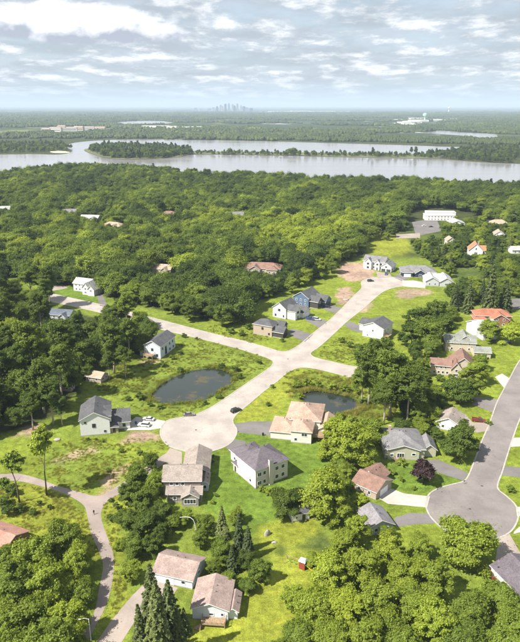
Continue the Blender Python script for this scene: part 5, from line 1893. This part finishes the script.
TOWER = [plain('blue_glass_tower', (.13, .18, .24), .3, .5), plain('grey_stone_tower', (.30, .30, .31), .7), plain('dark_tower', (.08, .10, .13), .4, .5)]
for k, (px, h, w, st) in enumerate([(202, 95, 55, 0), (206, 70, 70, 0), (220.5, 150, 42, 1), (223.5, 185, 40, 0), (226, 160, 48, 1), (228.5, 215, 40, 0), (231.5, 240, 46, 1), (234.5, 205, 44, 0), (237, 170, 50, 1),
                                    (239.5, 225, 38, 0), (242.5, 180, 46, 1), (245, 140, 52, 0), (248, 110, 60, 0), (217.5, 110, 56, 0), (251.5, 85, 70, 0), (213, 80, 70, 0)]):
    h *= .66
    x_, y_ = (px - 260) / FOC * 13900 * 1.055, 13900 + 160 * (k % 4)
    t = thing('office_tower', 'distant %s tower of the city skyline on the horizon' % (('blue glass', 'grey stone', 'dark')[k % 3]), 'tower', (x_, y_, 0), math.radians(12 * (k % 3)), 'skyline towers ' + ('blue', 'grey', 'dark')[k % 3])
    MB().box(-w / 2, w / 2, -w / 2, w / 2, 0, h * (.82 if st else 1)).link('shaft', TOWER[k % 3], t)
    if st:
        MB().box(-w * .33, w * .33, -w * .33, w * .33, h * .82, h).link('setback', TOWER[k % 3], t)
    else:
        MB().box(-w * .25, w * .25, -w * .25, w * .25, h, h + 8).link('plant_room', TOWER[1], t)

# ------------------------------------------------------------------ rough grass and reeds
def tuft_mesh(seed, n, h, spread, mat):
    rg = np.random.default_rng(seed)
    V, Fs = [], []
    for k in range(n):
        a, l = rg.uniform(0, 6.28), h * rg.uniform(.6, 1.2)
        bx, by = rg.normal(size=2) * spread
        dx, dy = math.cos(a), math.sin(a)
        w = .07
        out = l * rg.uniform(.15, .6)
        i = len(V)
        V += [(bx - dy * w, by + dx * w, 0), (bx + dy * w, by - dx * w, 0), (bx + dx * out, by + dy * out, l)]
        Fs.append((i, i + 1, i + 2))
    return mesh('blades', V, Fs, [mat])


gl_mat = leaf_material('grass_blades', (.105, .140, .025), (.23, .26, .04), (.44, .36, .14), .5)
tufts = {}
for i, (px, py, hh, nm, lab, ct) in enumerate([(150, 392, .7, 'grass_tuft', 'tuft of rough grass on the bank of the large dark pond', 'grass tuft'),
                                               (318, 388, 1.3, 'reed_clump', 'clump of tall reeds on the bank of the small round-ended pond', 'reeds')]):
    x_, y_ = G(px, py)
    o = link(nm, tuft_mesh(300 + i, 46, hh, .38, gl_mat), None, (x_, y_, -.02))
    o['tone'] = .5
    tag(o, lab, ct)
    tufts['k%d' % i] = (o,)
pts_ = []
BLOCKED = PAVED + [P for P, _ in FOOT] + [pondA, pondB]


def sow(poly, n, keys, s0, s1, tone, ring=None):
    P = smooth(GP(poly), 4) if ring is None else None
    if ring is None:
        (x0, y0), (x1, y1) = P.min(0), P.max(0)
        X, Y = rng.uniform(x0, x1, n), rng.uniform(y0, y1, n)
        ok = inside(X, Y, P)
        lump = np.sin(X * .35 + 2 * np.sin(Y * .21)) * np.sin(Y * .4 + 1.5 * np.sin(X * .18))
        ok &= lump + rng.normal(size=n) * .4 > .0
    else:
        i = rng.integers(0, len(ring), n)
        X = ring[i, 0] + rng.normal(size=n) * 1.5
        Y = ring[i, 1] + rng.normal(size=n) * 1.5
        ok = np.sin(X * .31 + 1.7) * np.sin(Y * .27) + rng.normal(size=n) * .45 > .05
    for bpoly in BLOCKED:
        ok &= ~inside(X, Y, bpoly)
    for a, c in zip(X[ok], Y[ok]):
        pts_.append(dict(key=keys[int(rng.integers(len(keys)))], x=float(a), y=float(c), z=-.12 if ring is not None else -.02, s=float(rng.uniform(s0, s1)), zs=float(rng.uniform(.7, 1.1)), tone=float(np.clip(tone + rng.normal() * .16, 0, 1))))


sow(None, 1500, ['k0', 'k1'], .7, 1.2, .38, pondA)
sow(None, 1500, ['k1', 'k1', 'k0'], .8, 1.5, .62, pondB)
sow([(110, 366), (150, 356), (200, 338), (250, 352), (270, 362), (256, 374), (230, 393), (205, 406), (165, 418), (132, 406), (112, 392)], 5200, ['k0'], .5, 1.0, .40)
sow([(284, 376), (300, 370), (330, 374), (392, 386), (392, 416), (362, 420), (300, 398), (285, 392)], 3600, ['k0', 'k1'], .6, 1.1, .52)
sow([(30, 460), (62, 440), (160, 440), (160, 454), (96, 492), (50, 480)], 2600, ['k0'], .4, .75, .5)
sow([(0, 484), (60, 494), (88, 522), (98, 556), (60, 545), (0, 528)], 2600, ['k0'], .4, .8, .55)
sow([(206, 328), (250, 320), (268, 340), (240, 342)], 900, ['k0'], .5, .9, .4)
sow([(320, 350), (345, 336), (362, 345), (395, 352), (400, 370), (330, 360)], 1800, ['k0'], .5, .9, .45)
sow([(86, 364), (150, 360), (140, 392), (100, 392)], 2200, ['k0'], .5, .9, .3)
sow([(104, 500), (125, 494), (120, 560), (126, 590), (108, 630), (114, 580), (108, 535)], 1500, ['k0'], .4, .8, .55)
scatter('rough_grass', pts_, ['k0', 'k1'], 'rough grass and reeds on the meadows and pond banks', 'grass', tufts)

# ------------------------------------------------------------------ the air between here and the horizon
hm = bpy.data.materials.new('haze')
hm.use_nodes = True
hm.node_tree.nodes.clear()
pv = hm.node_tree.nodes.new('ShaderNodeVolumePrincipled')
pv.inputs['Color'].default_value = (.56, .68, .85, 1)
pv.inputs['Density'].default_value = 6.6e-5
pv.inputs['Anisotropy'].default_value = 0.0
ho = hm.node_tree.nodes.new('ShaderNodeOutputMaterial')
hm.node_tree.links.new(pv.outputs[0], ho.inputs['Volume'])
hz_ = MB().box(-43500, 43500, -600, 45500, -4, 290).link('haze', hm)
tag(hz_, kind='stuff')
